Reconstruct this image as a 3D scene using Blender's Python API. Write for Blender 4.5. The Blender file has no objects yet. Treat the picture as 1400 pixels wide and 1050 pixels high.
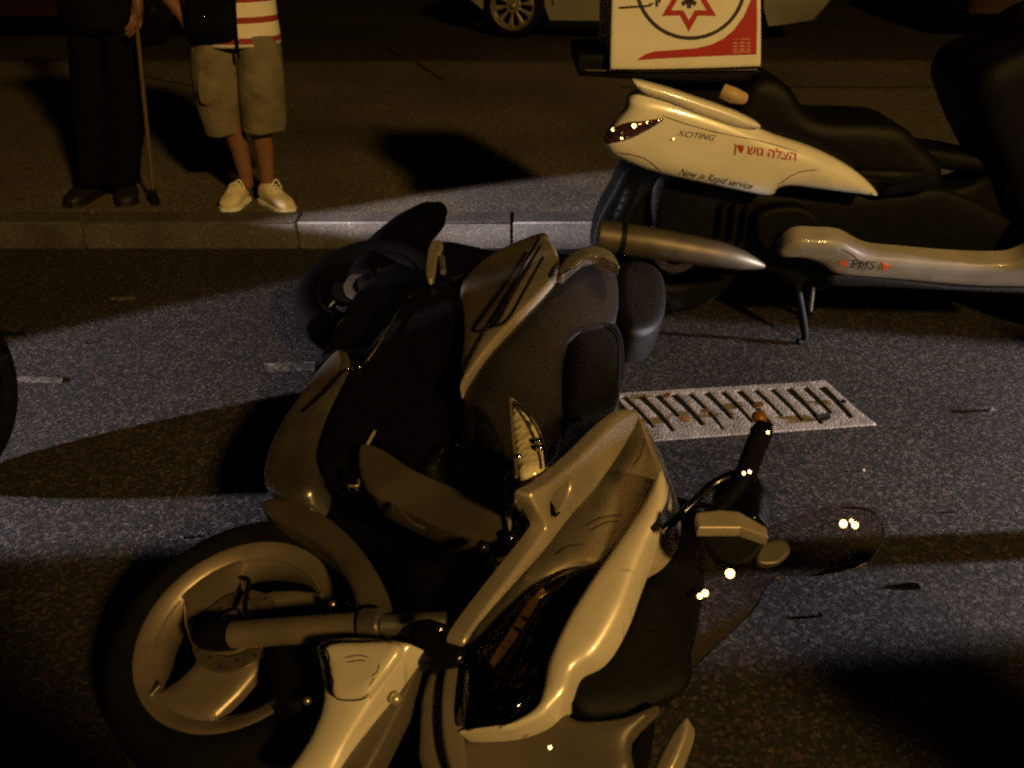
import bpy, bmesh, math, random
import numpy as np
from mathutils import Vector as V, Matrix
from mathutils.geometry import delaunay_2d_cdt
from mathutils.bvhtree import BVHTree
random.seed(4); R_ = math.radians
sc = bpy.context.scene; C = sc.collection
# ------------------------------------------------------------------ camera
H = 1.5; PITCH = R_(29.5); FPX = 1212.0
cam = bpy.data.cameras.new('camera'); camo = bpy.data.objects.new('camera', cam); C.objects.link(camo)
camo.location = (0, 0, H); camo.rotation_euler = (R_(90) - PITCH, 0, 0)
cam.sensor_width = 36; cam.lens = 36 * FPX / 1400; cam.clip_start = .05; cam.clip_end = 400
cam.dof.use_dof = True; cam.dof.focus_distance = 2.1; cam.dof.aperture_fstop = 7.0
sc.camera = camo
# ------------------------------------------------------------------ world, exposure
w = bpy.data.worlds.new('World'); sc.world = w; w.use_nodes = True
nt = w.node_tree; sky = nt.nodes.new('ShaderNodeTexSky'); sky.sky_type = 'NISHITA'; sky.sun_disc = False
sky.sun_elevation = R_(-4); sky.sun_rotation = R_(120)
bg = nt.nodes['Background']; nt.links.new(sky.outputs[0], bg.inputs[0]); bg.inputs[1].default_value = .006
sc.view_settings.view_transform = 'Standard'; sc.view_settings.look = 'None'; sc.view_settings.exposure = 0
try: sc.cycles.filter_width = 2.3; sc.cycles.max_bounces = 6; sc.cycles.use_denoising = False; sc.cycles.caustics_reflective = False; sc.cycles.caustics_refractive = False; sc.cycles.sample_clamp_indirect = 1.0
except Exception: pass
# ------------------------------------------------------------------ lamps of the place
def spot(name, loc, to, power, col, size, blend, rad):
    l = bpy.data.lights.new(name, 'SPOT'); l.energy = power; l.color = col; l.spot_size = R_(size)
    l.spot_blend = blend; l.shadow_soft_size = rad
    o = bpy.data.objects.new(name, l); C.objects.link(o); o.location = loc
    d = V(to) - V(loc); o.rotation_euler = d.to_track_quat('-Z', 'Y').to_euler(); return o
SOD = (1.0, .60, .17); COOL = (.97, .88, .90)
spot('street_lamp_light', (5.2, -7.4, 6.9), (0, 4.5, 0), 4150, SOD, 90, .5, .42)
def headlight(loc, az, down, wide, tall, power, blend=.12):
    """low beam: flat elliptical cone, az in degrees from +X, lamp pitched down"""
    d = V((math.cos(R_(az)) * math.cos(R_(down)), math.sin(R_(az)) * math.cos(R_(down)), -math.sin(R_(down))))
    o = spot('headlight_light', loc, V(loc) + d, power, COOL, tall, blend, .045)
    o.scale = (math.tan(R_(wide / 2)) / math.tan(R_(tall / 2)), 1, 1)
headlight((6.2, 2.1, .62), 178, 7.8, 19, 15, 3150, .2)
headlight((-5.0, 1.25, .62), 18.5, 7, 23, 15, 2100)
headlight((-4.5, 2.6, .62), 19.4, 5.7, 9.6, 4.4, 5200, .45)
# ------------------------------------------------------------------ pixel helpers (1400 x 1050 pixels)
Fv = V((0, math.cos(PITCH), -math.sin(PITCH))); Uv = V((0, math.sin(PITCH), math.cos(PITCH))); O = V((0, 0, H))
def ray(x, y): return Fv + V((1, 0, 0)) * ((x - 700) / FPX) - Uv * ((y - 525) / FPX)
def P(x, y, h=0.0): r = ray(x, y); return O + r * ((h - H) / r.z)
def Q(x, y, Y): r = ray(x, y); return O + r * (Y / r.y)
# ------------------------------------------------------------------ materials
def mat(name, col, rough=.5, metal=0.0, noise=0.0, nscale=20, bump=0.0, bscale=60, coat=0.0, spec=.5, rn=0.0):
    m = bpy.data.materials.new(name); m.use_nodes = True; n = m.node_tree; b = n.nodes['Principled BSDF']
    b.inputs['Base Color'].default_value = (*col, 1); b.inputs['Roughness'].default_value = rough
    b.inputs['Metallic'].default_value = metal; b.inputs['Coat Weight'].default_value = coat
    b.inputs['Coat Roughness'].default_value = .06; b.inputs['Specular IOR Level'].default_value = spec
    tc = n.nodes.new('ShaderNodeTexCoord')
    if noise:
        t = n.nodes.new('ShaderNodeTexNoise'); t.inputs['Scale'].default_value = nscale; t.inputs['Detail'].default_value = 6
        n.links.new(tc.outputs['Object'], t.inputs['Vector'])
        mx = n.nodes.new('ShaderNodeMix'); mx.data_type = 'RGBA'
        mx.inputs['A'].default_value = (*[c * (1 - noise) for c in col], 1); mx.inputs['B'].default_value = (*[min(1, c * (1 + noise)) for c in col], 1)
        rr = n.nodes.new('ShaderNodeMapRange'); rr.inputs['From Min'].default_value = .35; rr.inputs['From Max'].default_value = .65
        n.links.new(t.outputs[0], rr.inputs[0]); n.links.new(rr.outputs[0], mx.inputs['Factor'])
        n.links.new(mx.outputs['Result'], b.inputs['Base Color'])
        if rn:
            r2 = n.nodes.new('ShaderNodeMapRange'); r2.inputs['To Min'].default_value = rough - rn; r2.inputs['To Max'].default_value = rough + rn
            n.links.new(rr.outputs[0], r2.inputs[0]); n.links.new(r2.outputs[0], b.inputs['Roughness'])
    if bump:
        t = n.nodes.new('ShaderNodeTexNoise'); t.inputs['Scale'].default_value = bscale; t.inputs['Detail'].default_value = 4
        n.links.new(tc.outputs['Object'], t.inputs['Vector'])
        bp = n.nodes.new('ShaderNodeBump'); bp.inputs['Strength'].default_value = bump; bp.inputs['Distance'].default_value = .01
        n.links.new(t.outputs[0], bp.inputs['Height']); n.links.new(bp.outputs[0], b.inputs['Normal'])
    return m
def grain_mat(name, dark, light, tint, scale, bump=.7, patch=1.2, dist=.006):
    m = bpy.data.materials.new(name); m.use_nodes = True; n = m.node_tree; b = n.nodes['Principled BSDF']
    b.inputs['Roughness'].default_value = .75; b.inputs['Specular IOR Level'].default_value = .35
    L = n.links.new; tc = n.nodes.new('ShaderNodeTexCoord')
    vo = n.nodes.new('ShaderNodeTexVoronoi'); vo.inputs['Scale'].default_value = scale; L(tc.outputs['Object'], vo.inputs['Vector'])
    no = n.nodes.new('ShaderNodeTexNoise'); no.inputs['Scale'].default_value = scale * .55; no.inputs['Detail'].default_value = 5; no.inputs['Roughness'].default_value = .75
    L(tc.outputs['Object'], no.inputs['Vector'])
    sep = n.nodes.new('ShaderNodeSeparateColor'); L(vo.outputs['Color'], sep.inputs[0])
    pw = n.nodes.new('ShaderNodeMath'); pw.operation = 'POWER'; pw.inputs[1].default_value = 4.0; L(sep.outputs[0], pw.inputs[0])
    ml = n.nodes.new('ShaderNodeMath'); ml.operation = 'MULTIPLY'; L(pw.outputs[0], ml.inputs[0]); L(no.outputs[0], ml.inputs[1])
    ad = n.nodes.new('ShaderNodeMath'); ad.operation = 'MULTIPLY_ADD'; ad.inputs[1].default_value = .22; L(no.outputs[0], ad.inputs[0]); L(ml.outputs[0], ad.inputs[2])
    mx = n.nodes.new('ShaderNodeMix'); mx.data_type = 'RGBA'; mx.inputs['A'].default_value = (*dark, 1); mx.inputs['B'].default_value = (*light, 1)
    L(ad.outputs[0], mx.inputs['Factor'])
    # stones of slightly different hue
    hs = n.nodes.new('ShaderNodeHueSaturation'); hs.inputs['Saturation'].default_value = 1.6
    mx2 = n.nodes.new('ShaderNodeMix'); mx2.data_type = 'RGBA'; mx2.blend_type = 'MULTIPLY'; mx2.inputs['Factor'].default_value = tint
    cr = n.nodes.new('ShaderNodeMix'); cr.data_type = 'RGBA'; cr.inputs['Factor'].default_value = .45; cr.inputs['A'].default_value = (1, 1, 1, 1)
    L(vo.outputs['Color'], cr.inputs['B']); L(mx.outputs['Result'], mx2.inputs['A']); L(cr.outputs['Result'], mx2.inputs['B'])
    lo = n.nodes.new('ShaderNodeTexNoise'); lo.inputs['Scale'].default_value = patch; lo.inputs['Detail'].default_value = 5; L(tc.outputs['Object'], lo.inputs['Vector'])
    mr = n.nodes.new('ShaderNodeMapRange'); mr.inputs['From Min'].default_value = .3; mr.inputs['From Max'].default_value = .7; mr.inputs['To Min'].default_value = .55; mr.inputs['To Max'].default_value = 1.35
    L(lo.outputs[0], mr.inputs[0])
    mv = n.nodes.new('ShaderNodeVectorMath'); mv.operation = 'SCALE'; L(mx2.outputs['Result'], mv.inputs[0]); L(mr.outputs[0], mv.inputs['Scale'])
    L(mv.outputs[0], b.inputs['Base Color'])
    bp = n.nodes.new('ShaderNodeBump'); bp.inputs['Strength'].default_value = bump; bp.inputs['Distance'].default_value = dist
    L(ad.outputs[0], bp.inputs['Height']); L(bp.outputs[0], b.inputs['Normal'])
    return m
M = {}
M['asphalt'] = grain_mat('asphalt', (.0013, .0012, .0014), (.165, .15, .155), 1.0, 120, 1.0, 1.1, .010)
M['paving'] = grain_mat('paving', (.05, .042, .032), (.36, .31, .24), .5, 120, .6, .8)
M['lot'] = grain_mat('lot', (.022, .018, .014), (.09, .07, .05), .5, 60, .5, .45)
M['kerb'] = grain_mat('kerb_stone', (.05, .044, .038), (.20, .18, .16), .3, 160, .4, 2.5)
M['silver'] = mat('silver_paint', (.58, .50, .41), .38, .6, .12, 7, .06, 9, .5, .5, .06)
def scratch(m, amt=.55):
    n = m.node_tree; b = n.nodes['Principled BSDF']; L = n.links.new
    tc = n.nodes.new('ShaderNodeTexCoord'); mp = n.nodes.new('ShaderNodeMapping'); mp.inputs['Scale'].default_value = (9, 150, 9); mp.inputs['Rotation'].default_value = (0, 0, .7)
    no = n.nodes.new('ShaderNodeTexNoise'); no.inputs['Scale'].default_value = 1; no.inputs['Detail'].default_value = 3
    L(tc.outputs['Object'], mp.inputs[0]); L(mp.outputs[0], no.inputs['Vector'])
    n2 = n.nodes.new('ShaderNodeTexNoise'); n2.inputs['Scale'].default_value = 6; n2.inputs['Detail'].default_value = 3; L(tc.outputs['Object'], n2.inputs['Vector'])
    a = n.nodes.new('ShaderNodeMapRange'); a.inputs['From Min'].default_value = .64; a.inputs['From Max'].default_value = .68; L(no.outputs[0], a.inputs[0])
    c = n.nodes.new('ShaderNodeMapRange'); c.inputs['From Min'].default_value = .52; c.inputs['From Max'].default_value = .62; L(n2.outputs[0], c.inputs[0])
    mu = n.nodes.new('ShaderNodeMath'); mu.operation = 'MULTIPLY'; L(a.outputs[0], mu.inputs[0]); L(c.outputs[0], mu.inputs[1])
    m3 = n.nodes.new('ShaderNodeMath'); m3.operation = 'MULTIPLY'; m3.inputs[1].default_value = amt; L(mu.outputs[0], m3.inputs[0])
    mx = n.nodes.new('ShaderNodeMix'); mx.data_type = 'RGBA'; mx.inputs['B'].default_value = (.06, .055, .05, 1); L(m3.outputs[0], mx.inputs['Factor'])
    src = b.inputs['Base Color'].links[0].from_socket; L(src, mx.inputs['A']); L(mx.outputs['Result'], b.inputs['Base Color'])
scratch(M['silver'])
M['lit_silver'] = mat('lit_silver_paint', (.80, .72, .62), .36, .25, .10, 7, .06, 9, .5, .5, .06); scratch(M['lit_silver'])  # same silver paint, lightened in colour for the brightly lit parts
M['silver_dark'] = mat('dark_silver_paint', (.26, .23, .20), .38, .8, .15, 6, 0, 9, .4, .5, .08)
M['bronze'] = mat('dull_grey_plastic', (.085, .070, .055), .42, .1, .25, 6, .05, 15, 0, .5, .08)
M['white'] = mat('white_paint', (.78, .75, .69), .30, 0, .06, 9, .0, 9, .5, .5, .05)
M['whitebox'] = mat('white_box_plastic', (.80, .77, .70), .45, 0, .05, 12)
M['black'] = mat('black_plastic', (.003, .003, .0032), .6, 0, .3, 30, .15, 90, 0, .13)
M['black_gloss'] = mat('black_gloss', (.004, .004, .0045), .14, 0, 0, 10, 0, 10, 0, .4)
M['seat'] = mat('seat_vinyl', (.004, .0037, .004), .5, 0, .2, 20, .2, 220, 0, .16)
M['shade_black'] = mat('shade_black_metal', (.0025, .0023, .0022), .8, 0, 0, 10, 0, 10, 0, .03)  # near-black colour stands in for shade on the fallen rear wheel and silencer
M['violet'] = mat('grey_side_plastic', (.013, .011, .015), .42, 0, .25, 8, .05, 30, 0, .4)
M['rubber'] = mat('rubber', (.004, .0037, .0037), .85, 0, .3, 25, .3, 70, 0, .12)
M['alloy'] = mat('alloy', (.34, .28, .22), .42, .7, .15, 12, .05, 40)
M['steel'] = mat('steel', (.45, .42, .38), .28, .9, .15, 25)
M['chrome'] = mat('chrome', (.85, .83, .8), .10, 1)
M['exhaust'] = mat('exhaust_metal', (.12, .10, .07), .5, .6, .2, 14)
M['disc'] = mat('brake_disc_steel', (.28, .22, .18), .35, .8, .2, 30)
M['red'] = mat('red_print', (.42, .022, .025), .5)
M['orange'] = mat('orange_print', (.70, .13, .03), .5)
M['ink'] = mat('black_print', (.03, .025, .022), .5)
M['skin'] = mat('skin', (.20, .09, .055), .55, 0, .1, 20)
M['shorts'] = mat('khaki_cloth', (.17, .145, .10), .9, 0, .28, 9, .9, 14, 0, .08)
M['trouser'] = mat('dark_cloth', (.003, .0025, .003), .9, 0, .3, 10, .5, 22, 0, .08)
M['jacket'] = mat('black_cloth', (.003, .003, .0035), .9, 0, .3, 10, .4, 22, 0, .08)
M['shoe'] = mat('cream_canvas', (.68, .60, .38), .7, 0, .1, 20, .2, 60)
M['lace'] = mat('white_lace', (.8, .8, .8), .7)
M['darkshoe'] = mat('dark_shoe', (.006, .005, .005), .6)
M['hair'] = mat('hair', (.02, .014, .01), .6)
M['wood'] = mat('stick_wood', (.12, .075, .04), .5)
M['carpaint'] = mat('car_paint', (.30, .28, .23), .30, .25, .06, 4, 0, 9, .6)
M['carred'] = mat('dark_car_paint', (.03, .012, .011), .25, .3, 0, 4, 0, 9, .6)
M['carglass'] = mat('car_glass', (.01, .011, .013), .05)
M['amber'] = mat('amber', (.20, .08, .02), .35)
M['ivory'] = mat('ivory_plastic', (.50, .36, .20), .5)
M['leaf'] = mat('dead_leaf', (.22, .10, .03), .7, 0, .3, 40)
M['pit'] = mat('drain_pit', (.006, .006, .006), .9)
M['grate'] = mat('grate_iron', (.30, .275, .28), .7, 0, .3, 16, .8, 140)
M['hedge'] = mat('dark_wall', (.012, .010, .008), .9, 0, .4, 3)
def lensmat(name, col, rough, mixf):
    m = bpy.data.materials.new(name); m.use_nodes = True; n = m.node_tree; b = n.nodes['Principled BSDF']
    b.inputs['Base Color'].default_value = (*col, 1); b.inputs['Roughness'].default_value = rough; b.inputs['Metallic'].default_value = mixf
    b.inputs['Coat Weight'].default_value = .8
    tc = n.nodes.new('ShaderNodeTexCoord'); v = n.nodes.new('ShaderNodeTexVoronoi'); v.inputs['Scale'].default_value = 70
    n.links.new(tc.outputs['Object'], v.inputs['Vector'])
    bp = n.nodes.new('ShaderNodeBump'); bp.inputs['Strength'].default_value = .6; bp.inputs['Distance'].default_value = .004
    n.links.new(v.outputs['Distance'], bp.inputs['Height']); n.links.new(bp.outputs[0], b.inputs['Normal'])
    return m
M['lens'] = lensmat('clear_lens', (.92, .82, .56), .16, .25)
M['redlens'] = lensmat('red_lens', (.26, .12, .11), .1, .85)
def glassmat(name, tint, rough, ior=1.45):
    m = bpy.data.materials.new(name); m.use_nodes = True; n = m.node_tree; n.nodes.remove(n.nodes['Principled BSDF'])
    out = n.nodes['Material Output']; t = n.nodes.new('ShaderNodeBsdfTransparent'); t.inputs[0].default_value = (*tint, 1)
    g = n.nodes.new('ShaderNodeBsdfGlossy'); g.inputs['Roughness'].default_value = rough
    f = n.nodes.new('ShaderNodeFresnel'); f.inputs['IOR'].default_value = ior
    x = n.nodes.new('ShaderNodeMixShader'); n.links.new(f.outputs[0], x.inputs[0]); n.links.new(t.outputs[0], x.inputs[1]); n.links.new(g.outputs[0], x.inputs[2])
    n.links.new(x.outputs[0], out.inputs[0]); return m
M['screen'] = glassmat('windscreen_plastic', (.90, .84, .80), .05, 1.28)
M['headglass'] = glassmat('headlight_glass', (.55, .5, .45), .04)
# ------------------------------------------------------------------ object helpers
def wloc(p):
    l = V((0, 0, 0))
    while p is not None: l += p.location; p = p.parent
    return l
def mk(name, vs, fs, m, parent=None, smooth=True, base=None):
    o_ = wloc(parent) if parent else V((0, 0, 0))
    loc = V(base) if base is not None else V((0, 0, 0))
    me = bpy.data.meshes.new(name); me.from_pydata([tuple(V(v) - o_ - loc) for v in vs], [], fs); me.validate(); me.update()
    bm = bmesh.new(); bm.from_mesh(me); bmesh.ops.recalc_face_normals(bm, faces=bm.faces); bm.to_mesh(me); bm.free()
    if smooth:
        me.polygons.foreach_set('use_smooth', [True] * len(me.polygons))
        try: me.set_sharp_from_angle(angle=R_(50))
        except Exception: pass
    me.materials.append(m); o = bpy.data.objects.new(name, me); C.objects.link(o); o.location = loc
    if parent: o.parent = parent
    return o
def thing(name, loc, label, cat, group=None):
    o = bpy.data.objects.new(name, None); C.objects.link(o); o.location = loc; o.empty_display_size = .1
    tag(o, label, cat, group); return o
def tag(o, label, cat, group=None):
    o['label'] = label; o['category'] = cat
    if group: o['group'] = group
    return o
def struct(o): o['kind'] = 'structure'; return o
def cr(pts, n, closed):
    out = []; N = len(pts)
    rng = range(N) if closed else range(N - 1)
    for i in rng:
        if closed: p0, p1, p2, p3 = pts[(i-1) % N], pts[i], pts[(i+1) % N], pts[(i+2) % N]
        else: p0, p1, p2, p3 = pts[max(i-1, 0)], pts[i], pts[i+1], pts[min(i+2, N-1)]
        for k in range(n):
            t = k / n
            out.append(.5 * ((2*p1) + (p2-p0)*t + (2*p0-5*p1+4*p2-p3)*t*t + (3*p1-p0-3*p2+p3)*t*t*t))
    if not closed: out.append(pts[-1].copy())
    return out
def inside(px, py, poly):
    x1, y1 = poly[:, 0], poly[:, 1]; x2, y2 = np.roll(x1, -1), np.roll(y1, -1)
    c = ((y1 > py) != (y2 > py)); xs = (x2 - x1) * (py - y1) / np.where(y2 == y1, 1e-12, y2 - y1) + x1
    return bool((np.sum(c & (px < xs)) % 2))
def pillow2d(outline, holes, bulge, rad, thick, res=None):
    """outline and holes: lists of 2-D V; rounded slab; returns verts (x,y,z) and faces"""
    def dense(p, st):
        p = np.array([(q[0], q[1]) for q in p]); out = []
        for i in range(len(p)):
            a, b = p[i], p[(i + 1) % len(p)]; L = np.linalg.norm(b - a)
            if L < 1e-9: continue
            k = max(1, int(round(L / st)))
            for t in range(k): out.append(a + (b - a) * t / k)
        return np.array(out)
    ext0 = np.ptp(np.array([(q[0], q[1]) for q in outline]), axis=0).max(); st = max(rad * .30, ext0 / 90)
    polys = [dense(outline, st)] + [dense(h, st) for h in holes]
    lo, hi = polys[0].min(0), polys[0].max(0); ext = max(hi - lo)
    res = res or max(ext / 34, rad / 4)
    pts, edges = [], []
    for pl in polys:
        b = len(pts); n = len(pl); pts += [V((float(a), float(c))) for a, c in pl]; edges += [(b + i, b + (i + 1) % n) for i in range(n)]
    segs = np.concatenate([np.stack([pl, np.roll(pl, -1, 0)], 1) for pl in polys])
    def dists(p):
        a, b = segs[:, 0], segs[:, 1]; ab = b - a; den = np.maximum((ab * ab).sum(1), 1e-14); out = np.empty(len(p))
        for q in range(0, len(p), 400):
            d = p[q:q+400, None] - a[None]; t = np.clip((d * ab).sum(2) / den, 0, 1)
            out[q:q+400] = np.sqrt(((d - ab * t[..., None]) ** 2).sum(2).min(1))
        return out
    def insides(p, pl):
        x1, y1 = pl[:, 0], pl[:, 1]; x2, y2 = np.roll(x1, -1), np.roll(y1, -1); px, py = p[:, :1], p[:, 1:]
        c = ((y1 > py) != (y2 > py)); xs = (x2 - x1) * (py - y1) / np.where(y2 == y1, 1e-12, y2 - y1) + x1
        return (np.sum(c & (px < xs), 1) % 2).astype(bool)
    def ok(p):
        m = insides(p, polys[0])
        for h in polys[1:]: m &= ~insides(p, h)
        return m
    def take(p, lim):
        if len(p) == 0: return
        p = p[ok(p)]
        if len(p): p = p[dists(p) > lim]
        pts.extend(V((float(a), float(b))) for a, b in p)
    for pl in polys:
        e1 = pl - np.roll(pl, 1, 0); e2 = np.roll(pl, -1, 0) - pl
        e1 /= np.maximum(np.linalg.norm(e1, axis=1)[:, None], 1e-9); e2 /= np.maximum(np.linalg.norm(e2, axis=1)[:, None], 1e-9)
        nx = e1 + e2; nn = np.stack([-nx[:, 1], nx[:, 0]], 1); nn /= np.maximum(np.linalg.norm(nn, axis=1)[:, None], 1e-9)
        for fr in (.08, .26, .52, .85):
            for s in (1, -1): take(pl + nn * s * rad * fr, rad * fr * .93)
    k, y, gp = 0, lo[1], []
    while y <= hi[1]:
        x = lo[0] + (res / 2 if k % 2 else 0)
        while x <= hi[0]: gp.append((x, y)); x += res
        y += res * .866; k += 1
    take(np.array(gp), rad * 1.1)
    vo, eo, fo, *_ = delaunay_2d_cdt(pts, edges, [], 0, 1e-7)
    cen = np.array([[sum(vo[i].x for i in f) / len(f), sum(vo[i].y for i in f) / len(f)] for f in fo])
    fs = [list(f) for f, m in zip(fo, ok(cen)) if m]
    dd = np.minimum(dists(np.array([(v.x, v.y) for v in vo])) / rad, 1)
    zs = [float(z) for z in bulge * np.sqrt(np.maximum(0, 1 - (1 - dd) ** 2))]
    N = len(vo); vs = [(v.x, v.y, z) for v, z in zip(vo, zs)] + [(v.x, v.y, -thick) for v in vo]
    cnt = {}
    for f in fs:
        for i in range(len(f)):
            e = (f[i], f[(i + 1) % len(f)]); cnt[frozenset(e)] = cnt.get(frozenset(e), []) + [e]
    back = [[i + N for i in reversed(f)] for f in fs]
    sides = [[e[0][1], e[0][0], e[0][0] + N, e[0][1] + N] for e in cnt.values() if len(e) == 1]
    used = sorted({i for f in fs + back + sides for i in f}); mp = {u: i for i, u in enumerate(used)}
    return [vs[u] for u in used], [[mp[i] for i in f] for f in fs + back + sides]
def frame_of(pts):
    A = np.array([tuple(p) for p in pts]); c = A.mean(0); _, _, vt = np.linalg.svd(A - c)
    n = V(vt[2]); 
    if n.dot(O - V(c)) < 0: n = -n
    a = V(vt[0]); b = n.cross(a); return V(c), a, b, n
def topts(pts, mode):
    out = []
    for p in pts:
        if isinstance(p, V): out.append(p)
        elif mode[0] == 'h': out.append(P(p[0], p[1], p[2] if len(p) > 2 else mode[1]))
        else: out.append(Q(p[0], p[1], p[2] if len(p) > 2 else mode[1]))
    return out
BV = {}
def panel(name, pts, mode, m, parent, bulge=.01, rad=.03, thick=.02, holes=(), sharp=False, n=4, curve=None, base=None, subdiv=None):
    p3 = topts(pts, mode); c, a, b, nn = frame_of(p3)
    def flat(ps, close=True):
        q = []
        for p in ps:      # meet the panel's plane along the sight line
            pp = topts([p], mode)[0]; r = pp - O; t = (c - O).dot(nn) / r.dot(nn); w_ = O + r * t - c; q.append(V((w_.dot(a), w_.dot(b))))
        return q if sharp else cr(q, n, True)
    o2 = flat(pts); h2 = [flat(h) for h in holes]
    vs, fs = pillow2d(o2, h2, bulge, rad, thick)
    def cv(x, y): return curve(x, y) if curve else 0
    wv = [c + a * x + b * y + nn * (z + cv(x, y)) for x, y, z in vs]
    o = mk(name, wv, fs, m, parent, base=base); BV[o.name] = BVHTree.FromPolygons(wv, fs)
    return o
def bow(k): return lambda x, y: -k * y * y
def tube(name, pts, rads, m, parent=None, seg=14, sub=5, flat=1.0, caps=True, base=None):
    if not isinstance(rads, (list, tuple)): rads = [rads] * len(pts)
    cp = cr([V(p) for p in pts], sub, False) if len(pts) > 2 else [V(p) for p in pts]
    rr = [];
    if len(pts) > 2:
        for i in range(len(pts) - 1):
            for k in range(sub): rr.append(rads[i] + (rads[i+1] - rads[i]) * k / sub)
        rr.append(rads[-1])
    else: rr = list(rads)
    vs, fs = [], []; prev = None
    for i, p in enumerate(cp):
        d = (cp[min(i+1, len(cp)-1)] - cp[max(i-1, 0)]).normalized()
        if prev is None:
            u = d.cross(V((0, 0, 1)));
            if u.length < .1: u = d.cross(V((1, 0, 0)))
            u.normalize()
        else: u = (prev - d * prev.dot(d)).normalized()
        prev = u; v = d.cross(u)
        for k in range(seg):
            t = 2 * math.pi * k / seg; vs.append(p + u * math.cos(t) * rr[i] + v * math.sin(t) * rr[i] * flat)
    for i in range(len(cp) - 1):
        for k in range(seg): fs.append([i*seg+k, i*seg+(k+1) % seg, (i+1)*seg+(k+1) % seg, (i+1)*seg+k])
    if caps: fs += [list(range(seg))[::-1], [(len(cp)-1)*seg+k for k in range(seg)]]
    return mk(name, vs, fs, m, parent, base=base)
def basis(n):
    n = V(n).normalized(); a = n.cross(V((0, 1, 0)));
    if a.length < .1: a = n.cross(V((1, 0, 0)))
    a.normalize(); return a, n.cross(a), n
def lathe(name, prof, c, n, m, parent, seg=64, closed=False, a0=None):
    a, b, n = basis(n) if a0 is None else a0; vs, fs = [], []; K = len(prof)
    for i in range(seg):
        t = 2 * math.pi * i / seg; d = a * math.cos(t) + b * math.sin(t)
        for r, z in prof: vs.append(V(c) + d * r + n * z)
    for i in range(seg):
        j = (i + 1) % seg
        for k in range(K if closed else K - 1): l = (k + 1) % K; fs.append([i*K+k, j*K+k, j*K+l, i*K+l])
    return mk(name, vs, fs, m, parent)
def boxm(name, c, s, m, parent=None, bev=.01, rot=None, base=None):
    bm = bmesh.new(); bmesh.ops.create_cube(bm, size=1)
    for v in bm.verts: v.co = V((v.co.x*s[0], v.co.y*s[1], v.co.z*s[2]))
    if bev: bmesh.ops.bevel(bm, geom=bm.edges[:], offset=bev, segments=3, affect='EDGES')
    Rm = rot or Matrix.Identity(3)
    vs = [V(c) + Rm @ v.co for v in bm.verts]; fs = [[v.index for v in f.verts] for f in bm.faces]; bm.free()
    return mk(name, vs, fs, m, parent, base=base)
def ball(name, c, r, m, parent, sx=1, sy=1, sz=1, seg=14):
    prof = [(r * math.sin(math.pi * k / seg) + 1e-5, -r * math.cos(math.pi * k / seg) * sz) for k in range(seg + 1)]
    return lathe(name, prof, c, (0, 0, 1), m, parent, seg=seg * 2)
def decal(name, polys, target, m, parent, off=.0016):
    """print lying on a panel; polys: lists of pixel points"""
    bv = BV[target.name]; vs, fs = [], []
    for pl in polys:
        arr = np.array(pl, float); ps = [V((float(x), float(y))) for x, y in pl]; n = len(ps)
        lo, hi = arr.min(0), arr.max(0); g = max(max(hi - lo) / 8, 3); ex = []
        y = lo[1]
        while y < hi[1]:
            x = lo[0]
            while x < hi[0]:
                if inside(x, y, arr): ex.append(V((x, y)))
                x += g
            y += g
        vo, _, fo, *_ = delaunay_2d_cdt(ps + ex, [(i, (i+1) % n) for i in range(n)], [], 0, 1e-6)
        fl = [f for f in fo if inside(sum(vo[i].x for i in f)/len(f), sum(vo[i].y for i in f)/len(f), arr)]
        b = len(vs)
        for v in vo:
            d = ray(v.x, v.y).normalized(); hit, nrm, _, _ = bv.ray_cast(O, d)
            if hit is None: hit = vs[-1] if vs else Q(v.x, v.y, 3); nrm = V((0, 0, 0))
            elif nrm.dot(d) > 0: nrm = -nrm
            vs.append(hit + (nrm * off if nrm.length else V((0, 0, 0))))
        fs += [[b + i for i in f] for f in fl]
    return mk(name, vs, fs, m, parent, smooth=False)
def text_decal(name, txt, x, y, size, ang, target, m, parent, shear=0, sx=1, gap=1.0, bold=0):
    cu = bpy.data.curves.new('t', 'FONT'); cu.body = txt; cu.size = size; cu.shear = shear; cu.resolution_u = 3; cu.space_character = gap; cu.offset = bold
    o = bpy.data.objects.new('t', cu); C.objects.link(o); dg = bpy.context.evaluated_depsgraph_get()
    me = bpy.data.meshes.new_from_object(o.evaluated_get(dg)); bpy.data.objects.remove(o); ca, sa = math.cos(R_(ang)), math.sin(R_(ang))
    bv = BV[target.name]; vs = []
    for v in me.vertices:
        u, w_ = v.co.x * sx, v.co.y; px = x + u * ca + w_ * sa; py = y + u * sa - w_ * ca
        d = ray(px, py).normalized(); hit, nrm, _, _ = bv.ray_cast(O, d)
        if hit is None: hit = vs[-1] if vs else Q(px, py, 3); nrm = V((0, 0, 0))
        elif nrm.dot(d) > 0: nrm = -nrm
        vs.append(hit + nrm * .0018)
    fs = [list(p.vertices) for p in me.polygons]
    return mk(name, vs, fs, m, parent, smooth=False)
def line_decal(name, pts, wd, target, m, parent):
    q = [V((float(a), float(b), 0)) for a, b in pts]; q = cr(q, 3, False) if len(q) > 2 else q; L1, L2 = [], []
    for i, p in enumerate(q):
        d = (q[min(i+1, len(q)-1)] - q[max(i-1, 0)]).normalized(); nn = V((-d.y, d.x, 0)) * wd * .5 * (.35 if i in (0, len(q)-1) else 1)
        L1.append((p.x + nn.x, p.y + nn.y)); L2.append((p.x - nn.x, p.y - nn.y))
    return decal(name, [[L1[i], L1[i+1], L2[i+1], L2[i]] for i in range(len(L1) - 1)], target, m, parent, .0009)
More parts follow.
